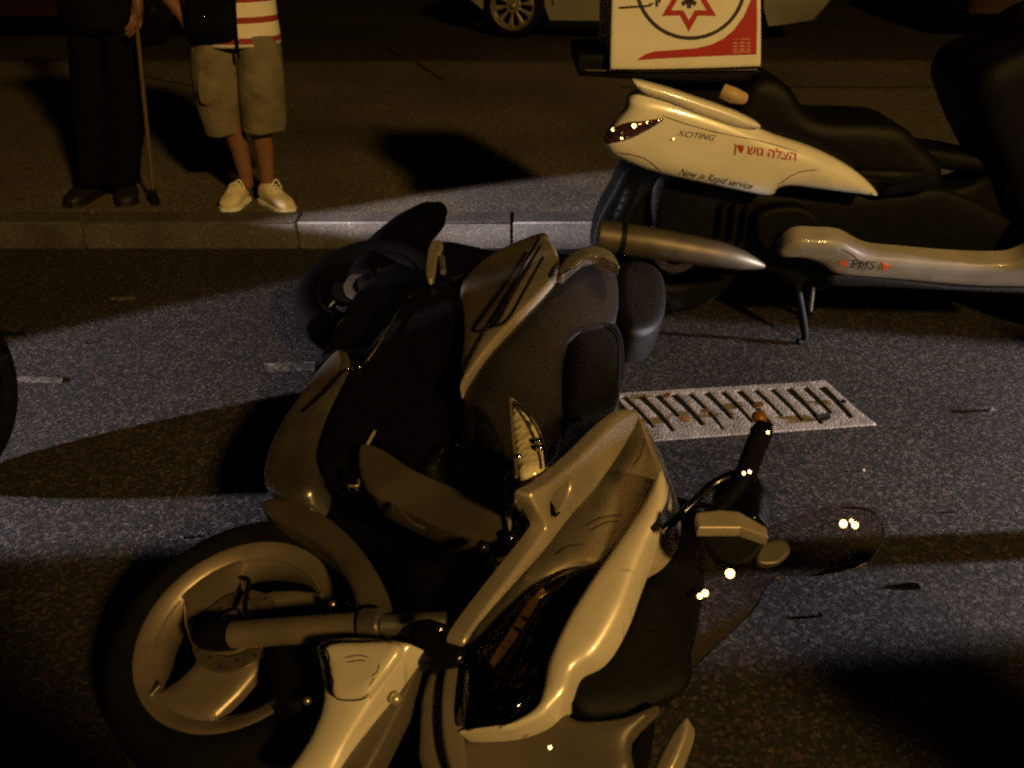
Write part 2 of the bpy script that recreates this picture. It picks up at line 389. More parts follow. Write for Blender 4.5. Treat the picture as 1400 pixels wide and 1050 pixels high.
def circ(x, y, r, n=40, r2=None, a0=0, a1=360): 
    return [(x + r * math.cos(R_(a0 + (a1-a0) * k / n)), y + (r2 or r) * math.sin(R_(a0 + (a1-a0) * k / n))) for k in range(n if a1-a0 == 360 else n+1)]
# ------------------------------------------------------------------ ground
def sheet(name, x0, x1, y0, y1, z, m):
    nx, ny = 2, 2
    return struct(mk(name, [(x0, y0, z), (x1, y0, z), (x1, y1, z), (x0, y1, z)], [[0, 1, 2, 3]], m, smooth=False))
KY = 3.93
sheet('ground', -120, 120, -60, 160, -.02, M['lot'])
sheet('road', -40, 40, -20, KY + .06, 0, M['asphalt'])
# pavement slab with a real step, kerb stones in one run
def slab(name, x0, x1, y0, y1, z0, z1, m, bev=.012):
    return struct(boxm(name, ((x0+x1)/2, (y0+y1)/2, (z0+z1)/2), (x1-x0, y1-y0, z1-z0), m, None, bev))
slab('pavement', -40, 40, KY + .16, 8.2, -.05, .128, M['paving'], 0)
vs, fs = [], []
x = -6.0
ks = thing('kerb', (0, KY, 0), 'long run of pale kerb stones between road and pavement', 'kerb')
k = 0; kv = []
while x < 8:
    boxm('kerb_stone', (x + .5, KY + .08, .066), (.996, .155, .134), M['kerb'], ks, .007); x += 1.0
sheet('parking_lot', -40, 40, 8.2, 40, .10, M['lot'])
slab('far_kerb', -40, 40, 8.08, 8.24, -.05, .150, M['lot'], .01)
# joints of the pavement
for a, b in (((520, 55), (605, 108)), ((150, 95), (330, 130)), ((850, 118), (1400, 120))):
    pa, pb = P(*a, .134), P(*b, .134); d = (pb - pa).normalized(); s = d.cross(V((0, 0, 1))) * .012
    struct(mk('pavement_joint', [pa - s, pa + s, pb + s, pb - s], [[0, 1, 2, 3]], M['pit'], smooth=False))
M['worn'] = grain_mat('worn_paint', (.01, .01, .01), (.62, .58, .55), .3, 90, .6, 6)
for q in (((20, 513), (86, 516), (84, 524), (22, 522)), ((360, 497), (432, 494), (430, 506), (366, 509)), ((150, 406), (186, 406), (184, 411), (152, 410))):
    struct(mk('road_marking', [P(x, y, .004) for x, y in q], [[0, 1, 2, 3]], M['worn'], smooth=False))
# ------------------------------------------------------------------ drain grate
gr = thing('drain_grate', P(1010, 560, 0), 'pale slotted gutter drain grate strewn with leaves, set in the asphalt', 'drain')
go = [(838, 538), (900, 534), (985, 529), (1060, 524.5), (1128, 520), (1150, 540), (1173, 560), (1198, 580), (1110, 586.5), (1000, 594), (893, 602), (875, 580), (856, 559)]
mk('drain_pit', [P(x, y, .003) for x, y in go], [list(range(len(go)))], M['pit'], gr, smooth=False)
slots = []
for i in range(13):
    x0 = 852 + i * 22.5; y0 = 541 - i * 1.15; w1 = (5.2, 7.0, 5.6, 7.6, 5.0, 6.2, 5.4, 6.6, 4.4)[i % 9]
    L1, L2 = [], []; tl_ = .80 + .14 * math.sin(i * 2.1)
    for k in range(7):
        t = k / 6 * tl_; xx = x0 + 40 * t + 9 * math.sin(t * 1.9); yy = y0 + 2 + 53 * t; wv = w1 * (1.15 - .6 * t)
        L1.append((xx - wv * .6, yy)); L2.append((xx + wv * .6, yy - 1.5))
    slots.append(L1 + L2[::-1])
def p2(l): return [P(x, y, .008) for x, y in l]
c0 = P(1010, 560, .008)
pv, pf = pillow2d([V((q.x, q.y)) for q in p2(go)], [[V((q.x, q.y)) for q in p2(s)] for s in slots], .0012, .003, .004, .03)
mk('grate_plate', [V((a, b, .008 + c)) for a, b, c in pv], pf, M['grate'], gr)
lv = [(935, 572, 11, 'red-brown'), (1037, 553, 9, 'b'), (1127, 570, 13, 'c'), (965, 562, 7, 'd'), (912, 540, 6, 'e'), (1153, 548, 6, 'f'), (1001, 566, 5, 'g')]
for i, (x, y, s, _) in enumerate(lv):
    a0 = random.random() * 6; pts = []
    for k in range(9):
        t = a0 + 6.283 * k / 9; rr = s * (.55 + .45 * random.random()); pts.append(P(x + rr * math.cos(t), y + rr * .6 * math.sin(t), .014 + .012 * random.random()))
    mk_o = mk('dead_leaf', pts + [p - V((0, 0, .002)) for p in pts], [list(range(9)), list(range(17, 8, -1))] + [[i_, (i_+1) % 9, 9 + (i_+1) % 9, 9 + i_] for i_ in range(9)], M['leaf'] if i not in (2, 5) else M['pit'], None, base=P(x, y, .012))
    tag(mk_o, 'small curled dead leaf or scrap lying on the pale drain grate', 'leaf', 'dead leaves on the drain grate')
# debris on the road
dv = [P(1224, 803, .0), P(1258, 806, .0), P(1254, 799, .0), P(1238, 798, .0)]
o = tag(mk('plastic_shard', dv + [v + V((.002, 0, .005)) for v in dv], [[0, 1, 2, 3], [4, 5, 6, 7], [0, 1, 5, 4], [1, 2, 6, 5], [2, 3, 7, 6], [3, 0, 4, 7]], M['black_gloss'], None, False, base=P(1240, 803, 0)), 'broken dark plastic shard lying on asphalt right of the windscreen', 'debris')
o = tag(mk('glass_splinter', [P(1350, 562, 0), P(1362, 560, 0), P(1356, 556, .02), P(1354, 563, .012)], [[0, 1, 2], [0, 1, 3], [1, 2, 3], [0, 2, 3]], M['chrome'], None, False, base=P(1356, 561, 0)), 'tiny bright glass splinter on the asphalt at the right edge', 'debris')
random.seed(9)
frag = [(1122, 842, 5), (1310, 700, 4), (905, 640, 4), (118, 470, 5), (250, 735, 5), (1180, 645, 3)]
for q, (x, y, sz) in enumerate(frag):
    vs_, n_ = [], random.choice((4, 5, 6)); c_ = P(x, y, 0); r_ = sz / 700.
    for zt in (0.001, 0.003 + random.random() * .004):
        for k in range(n_):
            t = 6.283 * k / n_ + q; rr = r_ * (.6 + .5 * ((k * 7 + q * 3) % 5) / 5); vs_.append(c_ + V((rr * math.cos(t), rr * .7 * math.sin(t), zt + (.004 * (k % 2) if zt > .001 else 0))))
    fs_ = [list(range(n_))[::-1], [n_ + k for k in range(n_)]] + [[k, (k+1) % n_, n_ + (k+1) % n_, n_ + k] for k in range(n_)]
    mm, lb = ((M['black_gloss'], 'small black splinter of broken plastic lying loose on the asphalt'), (M['kerb'], 'small pale pebble lying loose on the asphalt'), (M['lens'], 'small chip of broken clear lens lying loose on the asphalt'))[q % 3]
    tag(mk(('plastic_splinter', 'pebble', 'lens_chip')[q % 3], vs_, fs_, mm, None, False, base=c_), lb, ('splinter', 'pebble', 'lens chip')[q % 3], ('plastic splinters on the road', 'pebbles on the road', 'lens chips on the road')[q % 3])
# ------------------------------------------------------------------ wheels
def wheel(parent, c, n, R, W, Rr, style, tyre_m=None, rim_m=None, disc=True, rot=0, name='wheel'):
    n = V(n).normalized(); a, b, n = basis(n); c = V(c); fr = (a, b, n)
    hw = W / 2; tp = []
    for k in range(17):
        t = math.pi * k / 16; tp.append((R - W * .42 + W * .42 * math.sin(t) ** .8 if 0 < k < 16 else R - W * .42, hw * 1.0 * math.cos(t) * 1.02))
    tp = [(Rr, hw * .80), (Rr + .004, hw * .86)] + tp + [(Rr + .004, -hw * .86), (Rr, -hw * .80)]
    rim_prof = [(Rr + .007, hw * .86), (Rr + .006, hw * .92), (Rr - .003, hw * .93), (Rr - .009, hw * .84), (Rr - .018, hw * .80), (Rr - .024, hw * .66), (Rr - .034, hw * .5), (Rr - .036, 0), (Rr - .034, -hw * .5), (Rr - .012, -hw * .84), (Rr + .006, -hw * .9)]
    rim = lathe(name, rim_prof, c, n, rim_m or M['alloy'], parent, 72, False, fr)
    lathe('tyre', tp, c, n, tyre_m or M['rubber'], rim, 72, False, fr)
    ri = Rr - (.016 if style == 3 else .028)
    out = [V((ri * math.cos(R_(t)), ri * math.sin(R_(t)))) for t in range(0, 360, 5)]
    holes = []
    if style == 3:
        for k in range(3):
            A0 = rot + 120 * k; h = []
            # swirled opening: outer arc then curved inner side
            for t in range(0, 73, 8): h.append(V(((ri * .93) * math.cos(R_(A0 + t)), (ri * .93) * math.sin(R_(A0 + t)))))
            for j in range(1, 8):
                f = j / 8; rr = ri * (.93 - .46 * math.sin(f * math.pi) ** .8); t = 74 - 76 * f + 22 * math.sin(f * math.pi)
                h.append(V((rr * math.cos(R_(A0 + t)), rr * math.sin(R_(A0 + t)))))
            holes.append(h)
        sp_b, sp_r = .012, .030
    else:
        N = style
        for k in range(N):
            A0 = rot + 360 / N * k; wd = 360 / N * .26; h = []
            for t in (-wd, -wd/2, 0, wd/2, wd): h.append(V((ri * .92 * math.cos(R_(A0 + t)), ri * .92 * math.sin(R_(A0 + t)))))
            for t in (wd * 1.1, 0, -wd * 1.1): h.append(V((ri * .38 * math.cos(R_(A0 + t)), ri * .38 * math.sin(R_(A0 + t)))))
            holes.append(h)
        sp_b, sp_r = .010, .012
    vs_, fs_ = pillow2d(out, holes, sp_b, sp_r, .016)
    z0 = hw * (.58 if style == 3 else .55)
    mk('spokes', [c + a * x + b * y + n * (z0 + z) for x, y, z in vs_], fs_, rim_m or M['alloy'], rim)
    if disc: lathe('brake_disc', [(.055, z0 + .016), (.055, z0 + .020), (.085, z0 + .020), (.085, z0 + .016), (.055, z0 + .016)], c, n, M['disc'], rim, 48, False, fr)
    if disc:
        for k in range(14):
            t = 2 * math.pi * k / 14; q = c + a * math.cos(t) * (.066 + .010 * (k % 2)) + b * math.sin(t) * (.066 + .010 * (k % 2)) + n * (z0 + .0205)
            lathe('disc_hole', [(.0001, .0006), (.0035, .0006), (.0038, 0)], q, n, M['pit'], rim, 10, False, fr)
        tube('valve', [c + a * (Rr - .012) * .8 + b * (Rr - .012) * .6 + n * (hw * .8), c + a * (Rr - .035) * .8 + b * (Rr - .035) * .6 + n * (hw * .95)], .004, M['steel'], rim, 8)
    lathe('hub', [(.001, z0 + .05), (.020, z0 + .05), (.030, z0 + .042), (.036, z0 + .02), (.040, -z0 - .02), (.001, -z0 - .02)], c, n, rim_m or M['alloy'], rim, 32, False, fr)
    return rim
M['glint_disc'] = mat('glint_metal', (.9, .86, .8), .30, 1)
LAMP = V((5.2, -7.4, 6.9))
def glint_disc(name, c, r, par):  # small disc added as a glint, tilted to mirror the street lamp
    n = ((LAMP - c).normalized() + (O - c).normalized()).normalized()
    return lathe(name, [(.0001, r * .05), (r * .6, r * .03), (r * .92, 0), (r, -r * .2), (r * .8, -r * .8), (.0001, -r * .9)], c, n, M['glint_disc'], par, 18)
# ================================================================== FALLEN SCOOTER
S = thing('fallen_scooter', P(560, 640, 0), 'big silver and black maxi scooter lying on its side on the asphalt, front wheel nearest', 'scooter')
HM = ('h', .45)
wn = V((-.16, -.26, .95)).normalized()
wc = P(337, 880, .22)
wheel(S, wc, wn, .272, .115, .193, 3, rot=205, name='front_wheel')
rw = wheel(S, P(508, 405, .24), V((-.10, -.30, .95)), .27, .13, .17, 3, rot=20, name='rear_wheel', rim_m=M['shade_black'], tyre_m=M['shade_black'])
# fork leg over the wheel, collar, hub cap
up = V((0, 0, 1))
tube('fork_leg', [P(318, 868, .335), P(420, 861, .375), P(508, 856, .41)], [.024, .024, .025], M['alloy'], S, 20)
fl = tube('fork_foot', [P(276, 872, .31), P(300, 868, .325), P(322, 867, .335)], [.020, .030, .028], M['black'], S, 18)
tube('fork_collar', [P(498, 857, .41), P(522, 855, .418)], .030, M['steel'], S, 20)
tube('fork_stanchion', [P(522, 855, .415), P(610, 850, .42)], .018, M['steel'], S, 16)
tube('brake_hose', [P(452, 880, .39), P(440, 905, .36), P(452, 935, .34), P(441, 965, .33)], .006, M['black'], S, 8)
panel('brake_caliper', [(372, 905), (385, 893), (420, 890), (430, 905), (425, 940), (432, 965), (400, 972), (375, 950)], ('h', .31), M['black'], S, 0.011, 0.012, .05)
for x, y in ((420, 958), (480, 825), (455, 826)): ball('bolt', P(x, y, .36), .007, M['steel'], S)
tube('speedo_cable', [P(345, 858, .36), P(335, 830, .33), P(340, 795, .31), P(330, 790, .29)], .005, M['black'], S, 8)
# curved fairing strip round the wheel
panel('wheel_fairing', [(358, 690, .36), (392, 684, .37), (440, 703, .39), (487, 743, .40), (522, 795, .41), (540, 850, .41), (520, 862, .41), (488, 855, .40), (484, 815, .39), (458, 768, .38), (415, 732, .37), (375, 712, .36)], HM, M['bronze'], S, 0.0099, 0.0144, .06)
# bright lower fairing piece with notch and its dark rim
panel('front_fender', [(430, 880, .43), (470, 872, .45), (552, 878, .47), (556, 892, .465), (520, 945, .43), (478, 1012, .375), (440, 1075, .325), (385, 1075, .31), (425, 1010, .35), (443, 960, .38), (438, 915, .41)], HM, M['lit_silver'], S, 0.0121, 0.03, .05, curve=bow(1.2))
fo_ = panel('fender_cover', [(446, 884, .455), (490, 878, .47), (548, 884, .49), (505, 948, .445), (498, 952, .44), (458, 955, .42), (452, 915, .44)], HM, M['lit_silver'], S, 0.0077, 0.015, .012, curve=bow(1.0))
line_decal('crack', [(446, 886), (451, 900), (449, 914), (456, 930), (455, 944), (462, 955), (480, 957), (496, 955), (505, 948)], 2.0, fo_, M['pit'], S)
for q in ([(508, 925), (516, 918), (519, 908)], [(470, 900), (490, 896), (505, 899)], [(474, 906), (492, 903), (500, 905)], [(505, 938), (510, 930), (513, 926)]): line_decal('scuff', q, 1.5, fo_, M['bronze'], S)
panel('fender_side', [(558, 885, .40), (574, 905, .40), (545, 975, .37), (492, 1070, .33), (450, 1075, .32), (500, 1000, .36), (530, 945, .38)], HM, M['bronze'], S, 0.0066, 0.012, .05)
ball('bolt', P(541, 955, .40), .010, M['silver'], S)
# dark inner volume that everything hangs on
panel('chassis', [(425, 520, .30), (470, 430, .30), (520, 370, .30), (600, 335, .30), (690, 350, .30), (770, 352, .30), (838, 375, .30), (845, 560, .30), (800, 600, .30), (880, 640, .30), (900, 760, .30), (905, 900, .28), (850, 1000, .26), (760, 1060, .26), (610, 1060, .26), (575, 900, .28), (540, 770, .28), (450, 700, .28), (375, 670, .28), (378, 600, .28)], HM, M['black'], S, 0.0275, 0.048, .265)
# lower belly: soft gold glow panel, floor board
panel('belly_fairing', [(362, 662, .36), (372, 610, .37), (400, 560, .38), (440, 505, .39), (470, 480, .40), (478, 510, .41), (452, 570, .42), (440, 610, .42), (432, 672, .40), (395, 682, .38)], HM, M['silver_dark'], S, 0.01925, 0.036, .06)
panel('floorboard', [(440, 640, .42), (448, 590, .42), (478, 520, .43), (520, 460, .44), (560, 405, .45), (585, 388, .45), (620, 395, .47), (636, 440, .48), (640, 520, .49), (625, 580, .49), (600, 640, .48), (560, 640, .47), (505, 610, .45), (480, 655, .43)], HM, M['black'], S, 0.0165, 0.036, .05, curve=bow(-.2))
tube('floor_trim', [P(582, 384, .475), P(556, 410, .47), P(530, 452, .465), P(503, 492, .46), P(490, 503, .455), P(472, 506, .45), P(445, 535, .44), P(416, 562, .42)], [.0028]*8, M['chrome'], S, 8)
tube('floor_edge', [P(512, 590, .475), P(500, 612, .47), P(488, 638, .465), P(480, 655, .46)], .004, M['silver'], S, 8)
panel('latch', [(468, 645, .465), (478, 640, .465), (492, 648, .465), (492, 668, .465), (478, 668, .465)], HM, M['black_gloss'], S, 0.0033, 0.0036, .01)
tube('latch_clip', [P(477, 664, .485), P(489, 664, .485), P(490, 656, .485)], .003, M['alloy'], S, 8)
# grey swing: body side between floor and tail
panel('side_panel', [(640, 375, .50), (680, 345, .50), (735, 322, .50), (748, 330, .50), (700, 420, .54), (670, 450, .55), (640, 500, .55), (628, 528, .54), (634, 450, .52), (630, 400, .51)], HM, M['bronze'], S, 0.011, 0.024, .06)
panel('tail_panel', [(742, 324, .52), (760, 342, .53), (764, 372, .55), (742, 402, .56), (700, 444, .57), (668, 480, .57), (645, 512, .57), (629, 529, .555), (640, 497, .565), (668, 446, .565), (700, 395, .55), (725, 350, .53)], HM, M['silver'], S, 0.0088, 0.0132, .05)
tube('tail_groove', [P(739, 336, .57), P(715, 375, .585), P(690, 415, .60), P(672, 441, .602), P(682, 444, .604), P(697, 432, .604), P(718, 395, .60), P(742, 352, .585)], .0042, M['black'], S, 8)
panel('passenger_footpeg', [(583, 378, .50), (585, 345, .51), (592, 330, .51), (605, 332, .51), (602, 345, .51), (598, 350, .51), (593, 380, .50)], HM, M['silver'], S, 0.0033, 0.006, .014)
tube('footpeg_bolt', [P(604, 352, .50), P(606, 372, .50)], .009, M['alloy'], S, 12)
panel('footpeg_bracket', [(600, 348, .46), (625, 342, .47), (660, 352, .48), (640, 375, .48), (600, 378, .47)], HM, M['black'], S, 0.0055, 0.009, .03)
# rear mudguard and silencer at the back
tube('silencer', [P(590, 296, .30), P(560, 320, .29), P(525, 352, .28), P(498, 392, .26)], [.066, .088, .088, .07], M['shade_black'], S, 22)
tube('silencer_end', [P(600, 288, .30), P(590, 296, .30)], [.040, .052], M['shade_black'], S, 22)
# seat and inner body
panel('under_seat_cover', [(770, 352, .55), (835, 358, .50), (842, 440, .45), (776, 470, .55), (768, 600, .50), (740, 640, .50), (690, 640, .52), (640, 600, .52), (638, 530, .53), (668, 486, .55), (705, 448, .56), (762, 380, .56)], HM, M['violet'], S, 0.011, 0.024, .08, curve=bow(.3))
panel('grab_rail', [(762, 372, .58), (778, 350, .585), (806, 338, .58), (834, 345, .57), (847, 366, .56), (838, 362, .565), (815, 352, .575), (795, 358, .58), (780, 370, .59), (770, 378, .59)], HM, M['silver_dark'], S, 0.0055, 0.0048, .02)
tube('grab_rail_edge', [P(770, 374, .60), P(783, 367, .605), P(797, 356, .60), P(812, 350, .595)], .0035, M['chrome'], S, 8)
panel('backrest', [(842, 372, .47), (870, 364, .46), (900, 376, .45), (909, 398, .44), (908, 430, .44), (895, 454, .44), (868, 462, .45), (848, 452, .46), (838, 420, .47)], HM, M['seat'], S, .03, .04, .08)
panel('seat', [(776, 442, .48), (812, 438, .47), (838, 446, .46), (850, 470, .45), (850, 520, .44), (842, 556, .44), (826, 572, .45), (780, 590, .47), (766, 600, .48), (768, 520, .49)], HM, M['seat'], S, .035, .045, .10)
tube('seat_piping', [P(779, 442, .515), P(812, 438, .51), P(838, 447, .495), P(850, 470, .48), P(851, 520, .475)], .003, M['violet'], S, 8)
# leg shield, inside and outside
panel('leg_shield', [(492, 612, .50), (520, 614, .50), (560, 640, .51), (612, 664, .52), (655, 682, .53), (682, 668, .54), (694, 644, .55), (722, 660, .56), (712, 700, .55), (698, 742, .54), (662, 738, .52), (618, 728, .51), (565, 704, .50), (500, 668, .49)], HM, M['bronze'], S, 0.0066, 0.012, .05, curve=bow(.4))
panel('leg_shield_cap', [(692, 646, .56), (706, 648, .565), (724, 662, .565), (714, 672, .565), (701, 690, .56), (697, 728, .55), (690, 700, .55), (688, 668, .555)], HM, M['silver'], S, 0.0044, 0.006, .03)
tube('shield_rim', [P(540, 688, .515), P(560, 712, .515), P(580, 722, .515)], .003, M['bronze'], S, 8)
# dashboard pod
ball('dash_pod', P(652, 640, .44), .085, M['black_gloss'], S, sz=.7)
for pts in ([(600, 632), (606, 616), (618, 608)], [(655, 612), (668, 604), (676, 602)]):
    tube('dial_rim', [P(x, y, .53) for x, y in pts], .0022, M['chrome'], S, 8)
# turn signal lens
ln = panel('turn_signal', [(698, 548, 0.635), (706, 550, 0.640), (724, 572, 0.645), (740, 600, 0.645), (746, 636, 0.635), (738, 650, 0.630), (712, 654, 0.630), (705, 630, 0.635), (700, 590, 0.635)], HM, M['lens'], S, .014, .016, .03)
tube('lens_rim', [P(697, 546, 0.655), P(700, 590, 0.657), P(706, 652, 0.655)], .0035, M['alloy'], S, 8)
tube('lens_rim', [P(702, 549, 0.655), P(724, 570, 0.665), P(741, 602, 0.665), P(747, 640, 0.655)], .003, M['chrome'], S, 8)
for x, y in ((735, 603), (738, 612), (728, 578), (709, 625)): ball('lens_facet', P(x, y, 0.660), .006, M['chrome'], ln)
# front cowl
cw = panel('cowl_side', [(874, 568, .59), (890, 605, .60), (903, 645, .60), (900, 690, .588), (880, 722, .575), (855, 742, .558), (820, 765, .535), (780, 770, .515), (740, 795, .495), (700, 840, .46), (664, 880, .44), (645, 895, .435), (633, 882, .43), (650, 845, .435), (700, 790, .46), (760, 710, .485), (800, 665, .505), (840, 610, .53), (862, 574, .56)], HM, M['silver'], S, 0.0066, 0.03, .07, curve=bow(.8))
panel('cowl_ridge', [(860, 562, .61), (872, 568, .605), (850, 612, .61), (814, 664, .612), (776, 708, .605), (742, 752, .59), (692, 808, .56), (650, 856, .54), (632, 884, .53), (634, 868, .535), (668, 820, .56), (710, 766, .595), (736, 732, .61), (742, 716, .612), (722, 678, .632), (745, 662, .632), (790, 624, .63), (830, 584, .62)],
      HM, M['silver'], S, 0.0055, 0.006, .025, holes=[[(751, 680), (768, 662), (776, 657), (775, 672), (764, 694), (752, 706)]])
panel('cowl_recess', [(748, 684), (764, 662), (778, 654), (780, 672), (768, 698), (752, 710)], ('h', .592), M['black'], S, .002, .004, .02)
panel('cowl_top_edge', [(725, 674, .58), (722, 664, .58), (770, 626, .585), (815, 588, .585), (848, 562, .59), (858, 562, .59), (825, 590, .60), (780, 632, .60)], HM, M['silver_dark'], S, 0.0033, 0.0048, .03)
line_decal('panel_seam', [(856, 735), (838, 752), (822, 770)], 2.2, cw, M['pit'], S)
line_decal('panel_seam', [(885, 690), (868, 712), (850, 740)], 1.8, cw, M['pit'], S)
for q in ([(800, 720), (822, 708), (850, 704)], [(806, 727), (830, 714), (846, 713)], [(760, 760), (775, 748), (800, 744)], [(864, 640), (876, 622), (882, 600)], [(700, 800), (716, 786), (724, 783)]): line_decal('scuff', q, 1.3, cw, M['bronze'], S)
for x, y, r in ((722, 690, .012), (735, 706, .012), (745, 722, .009), (715, 716, .014), (660, 748, .012), (672, 770, .010), (700, 735, .012)):
    ball('screw_boss', P(x, y, .55), r, M['black_gloss'], S)
tube('hose', [P(650, 740, .5), P(668, 752, .5), P(676, 775, .48), P(690, 780, .47)], .008, M['black_gloss'], S, 10)
tube('hose', [P(714, 680, .56), P(728, 700, .55), P(722, 726, .54), P(700, 750, .52)], .008, M['black_gloss'], S, 10)
# centre beam of the nose
panel('nose_beam', [(903, 642, .615), (910, 672, .61), (903, 706, .60), (884, 745, .58), (866, 790, .54), (846, 842, .51), (815, 893, .475), (786, 915, .46), (775, 945, .445), (758, 966, .435), (735, 985, .42), (690, 1000, .40), (634, 1004, .38), (632, 998, .39), (690, 990, .41), (730, 970, .43), (742, 945, .44), (752, 900, .46), (775, 848, .49), (808, 795, .54), (845, 742, .585), (880, 690, .605)], HM, M['lit_silver'], S, 0.0121, 0.021, .06, curve=bow(.5))
panel('headlight_surround', [(610, 912, .42), (628, 912, .42), (630, 960, .40), (634, 1004, .38), (640, 1060, .35), (618, 1060, .35), (604, 990, .39)], HM, M['bronze'], S, 0.0044, 0.006, .05)
panel('nose_lower', [(590, 915, .38), (606, 912, .39), (612, 1000, .36), (640, 1012, .36), (720, 1002, .38), (765, 972, .41), (790, 985, .42), (850, 982, .42), (900, 965, .40), (860, 1010, .36), (840, 1075, .32), (600, 1080, .30), (575, 980, .34)], HM, M['bronze'], S, 0.011, 0.024, .06)
panel('horn_grille', [(560, 862, .44), (600, 850, .45), (632, 870, .45), (638, 895, .44), (622, 912, .43), (590, 915, .42), (560, 900, .42)], HM, M['black_gloss'], S, 0.011, 0.018, .05)
hl = panel('headlight', [(640, 900, .42), (668, 872, .44), (708, 832, .46), (745, 800, .48), (785, 780, .49), (816, 778, .50), (790, 820, .48), (762, 862, .46), (742, 905, .44), (732, 945, .42), (705, 978, .40), (660, 992, .38), (634, 996, .37), (633, 940, .40)], HM, M['black_gloss'], S, -.02, .05, .02)
for (x, y, r) in ((705, 890, .052), (695, 890, .035)):
    cc = P(x, y, .425); lathe('projector_ring', [(r, 0), (r + .004, .008), (r + .008, 0), (r + .004, -.01), (r, 0)], cc, (0, -.4, .9), M['disc'], hl, 40)
panel('headlight_glass', [(640, 900, .45), (668, 872, .465), (708, 832, .485), (745, 800, .505), (785, 780, .515), (816, 778, .52), (790, 820, .505), (762, 862, .485), (742, 905, .465), (732, 945, .445), (705, 978, .425), (660, 992, .41), (634, 996, .40), (633, 940, .42)], HM, M['headglass'], hl, .016, .06, .001)
h2_ = panel('headlight', [(792, 925, .42), (820, 898, .44), (850, 848, .46), (880, 790, .48), (915, 800, .47), (938, 860, .43), (945, 930, .40), (905, 962, .39), (850, 978, .39), (800, 980, .40), (778, 955, .41)], HM, M['black'], S, 0.011, 0.036, .06)
# beam shadow-side body, bar area
panel('dash_cover', [(888, 720, .50), (906, 690, .50), (925, 680, .49), (955, 700, .48), (965, 760, .46), (955, 850, .42), (940, 900, .40), (915, 880, .42), (880, 800, .47)], HM, M['black'], S, 0.0165, 0.03, .10)
# handlebar end with grip, lever and master cylinder
tube('handlebar', [P(955, 720, .58), P(990, 690, .62), P(1018, 650, .67)], .014, M['black'], S, 14)
tube('throttle_grip', [P(1016, 658, .66), P(1028, 625, .68), P(1041, 592, .70)], [.0185, .0175, .0185], M['rubber'], S, 18)
tube('bar_end', [P(1041, 592, .70), P(1045, 580, .71)], [.020, .014], M['black_gloss'], S, 16)
ball('bar_end_cap', P(1038, 570, .712), .013, M['amber'], S, sz=.8)
GLINTS = ((1050, 591, .715, .003), (1025, 645, .69, .003), (1017, 647, .69, .003), (601, 859, .50, .004), (668, 605, .53, .0015), (700, 737, .56, .002), (752, 1022, .42, .003))  # spots of the added glint discs on bar and body
panel('switch_housing', [(986, 652, .64), (1012, 642, .66), (1036, 652, .66), (1038, 690, .64), (1030, 715, .62), (985, 712, .60), (972, 690, .61)], HM, M['black_gloss'], S, 0.0088, 0.012, .05)
tube('brake_lever', [P(1000, 650, .66), P(975, 662, .65), P(945, 690, .63), (P(905, 726, .60))], [.009, .008, .007, .007], M['black_gloss'], S, 10)
tube('brake_cable', [P(985, 700, .60), P(955, 690, .58), P(925, 705, .56), P(895, 745, .53)], .006, M['black'], S, 8)
panel('mirror_mount', [(952, 702, .66), (985, 698, .66), (1010, 700, .66), (1048, 722, .655), (1050, 735, .65), (1012, 722, .655), (955, 722, .655)], HM, M['silver'], S, 0.00165, 0.0036, .018, sharp=True)
panel('mirror_foot', [(960, 722, .635), (1010, 724, .635), (1045, 738, .63), (1025, 768, .61), (995, 772, .60), (968, 752, .61)], HM, M['black'], S, 0.0033, 0.0072, .03)
# windscreen and the glint discs added on it

scr = [(905, 745, .46), (960, 732, .52), (1020, 735, .56), (1080, 712, .55), (1140, 694, .52), (1192, 698, .48), (1208, 730, .45), (1188, 772, .42), (1120, 790, .40), (1060, 792, .38), (1030, 838, .34), (985, 885, .30), (942, 925, .28), (918, 860, .36)]
for x, y, h, q in GLINTS: glint_disc('glint', P(x, y, h), q, S)
wsn = panel('windscreen', scr, HM, M['screen'], S, .012, .05, .003, curve=bow(.8))
for x, y, h, q in ((1153, 716, .535, .0065), (1164, 712, .535, .003), (1169, 718, .53, .0058), (998, 784, .50, .0075), (964, 811, .47, .0055), (957, 815, .47, .0045)):
    glint_disc('windscreen_glint', P(x, y, h), q * 1.15, wsn)
tube('windscreen_edge', [P(1150, 694, .525), P(1192, 699, .49), P(1208, 730, .46), P(1188, 772, .43)], .002, M['violet'], S, 8)
panel('mirror_pad', [(1040, 745, .52), (1070, 738, .52), (1080, 755, .51), (1062, 772, .50), (1035, 770, .50)], HM, M['bronze'], S, 0.0044, 0.006, .012)
panel('left_mirror', [(940, 982, .30), (940, 1005, .30), (915, 1062, .27), (888, 1075, .25), (905, 1030, .28), (925, 995, .30)], HM, M['silver'], S, 0.0066, 0.0072, .03)
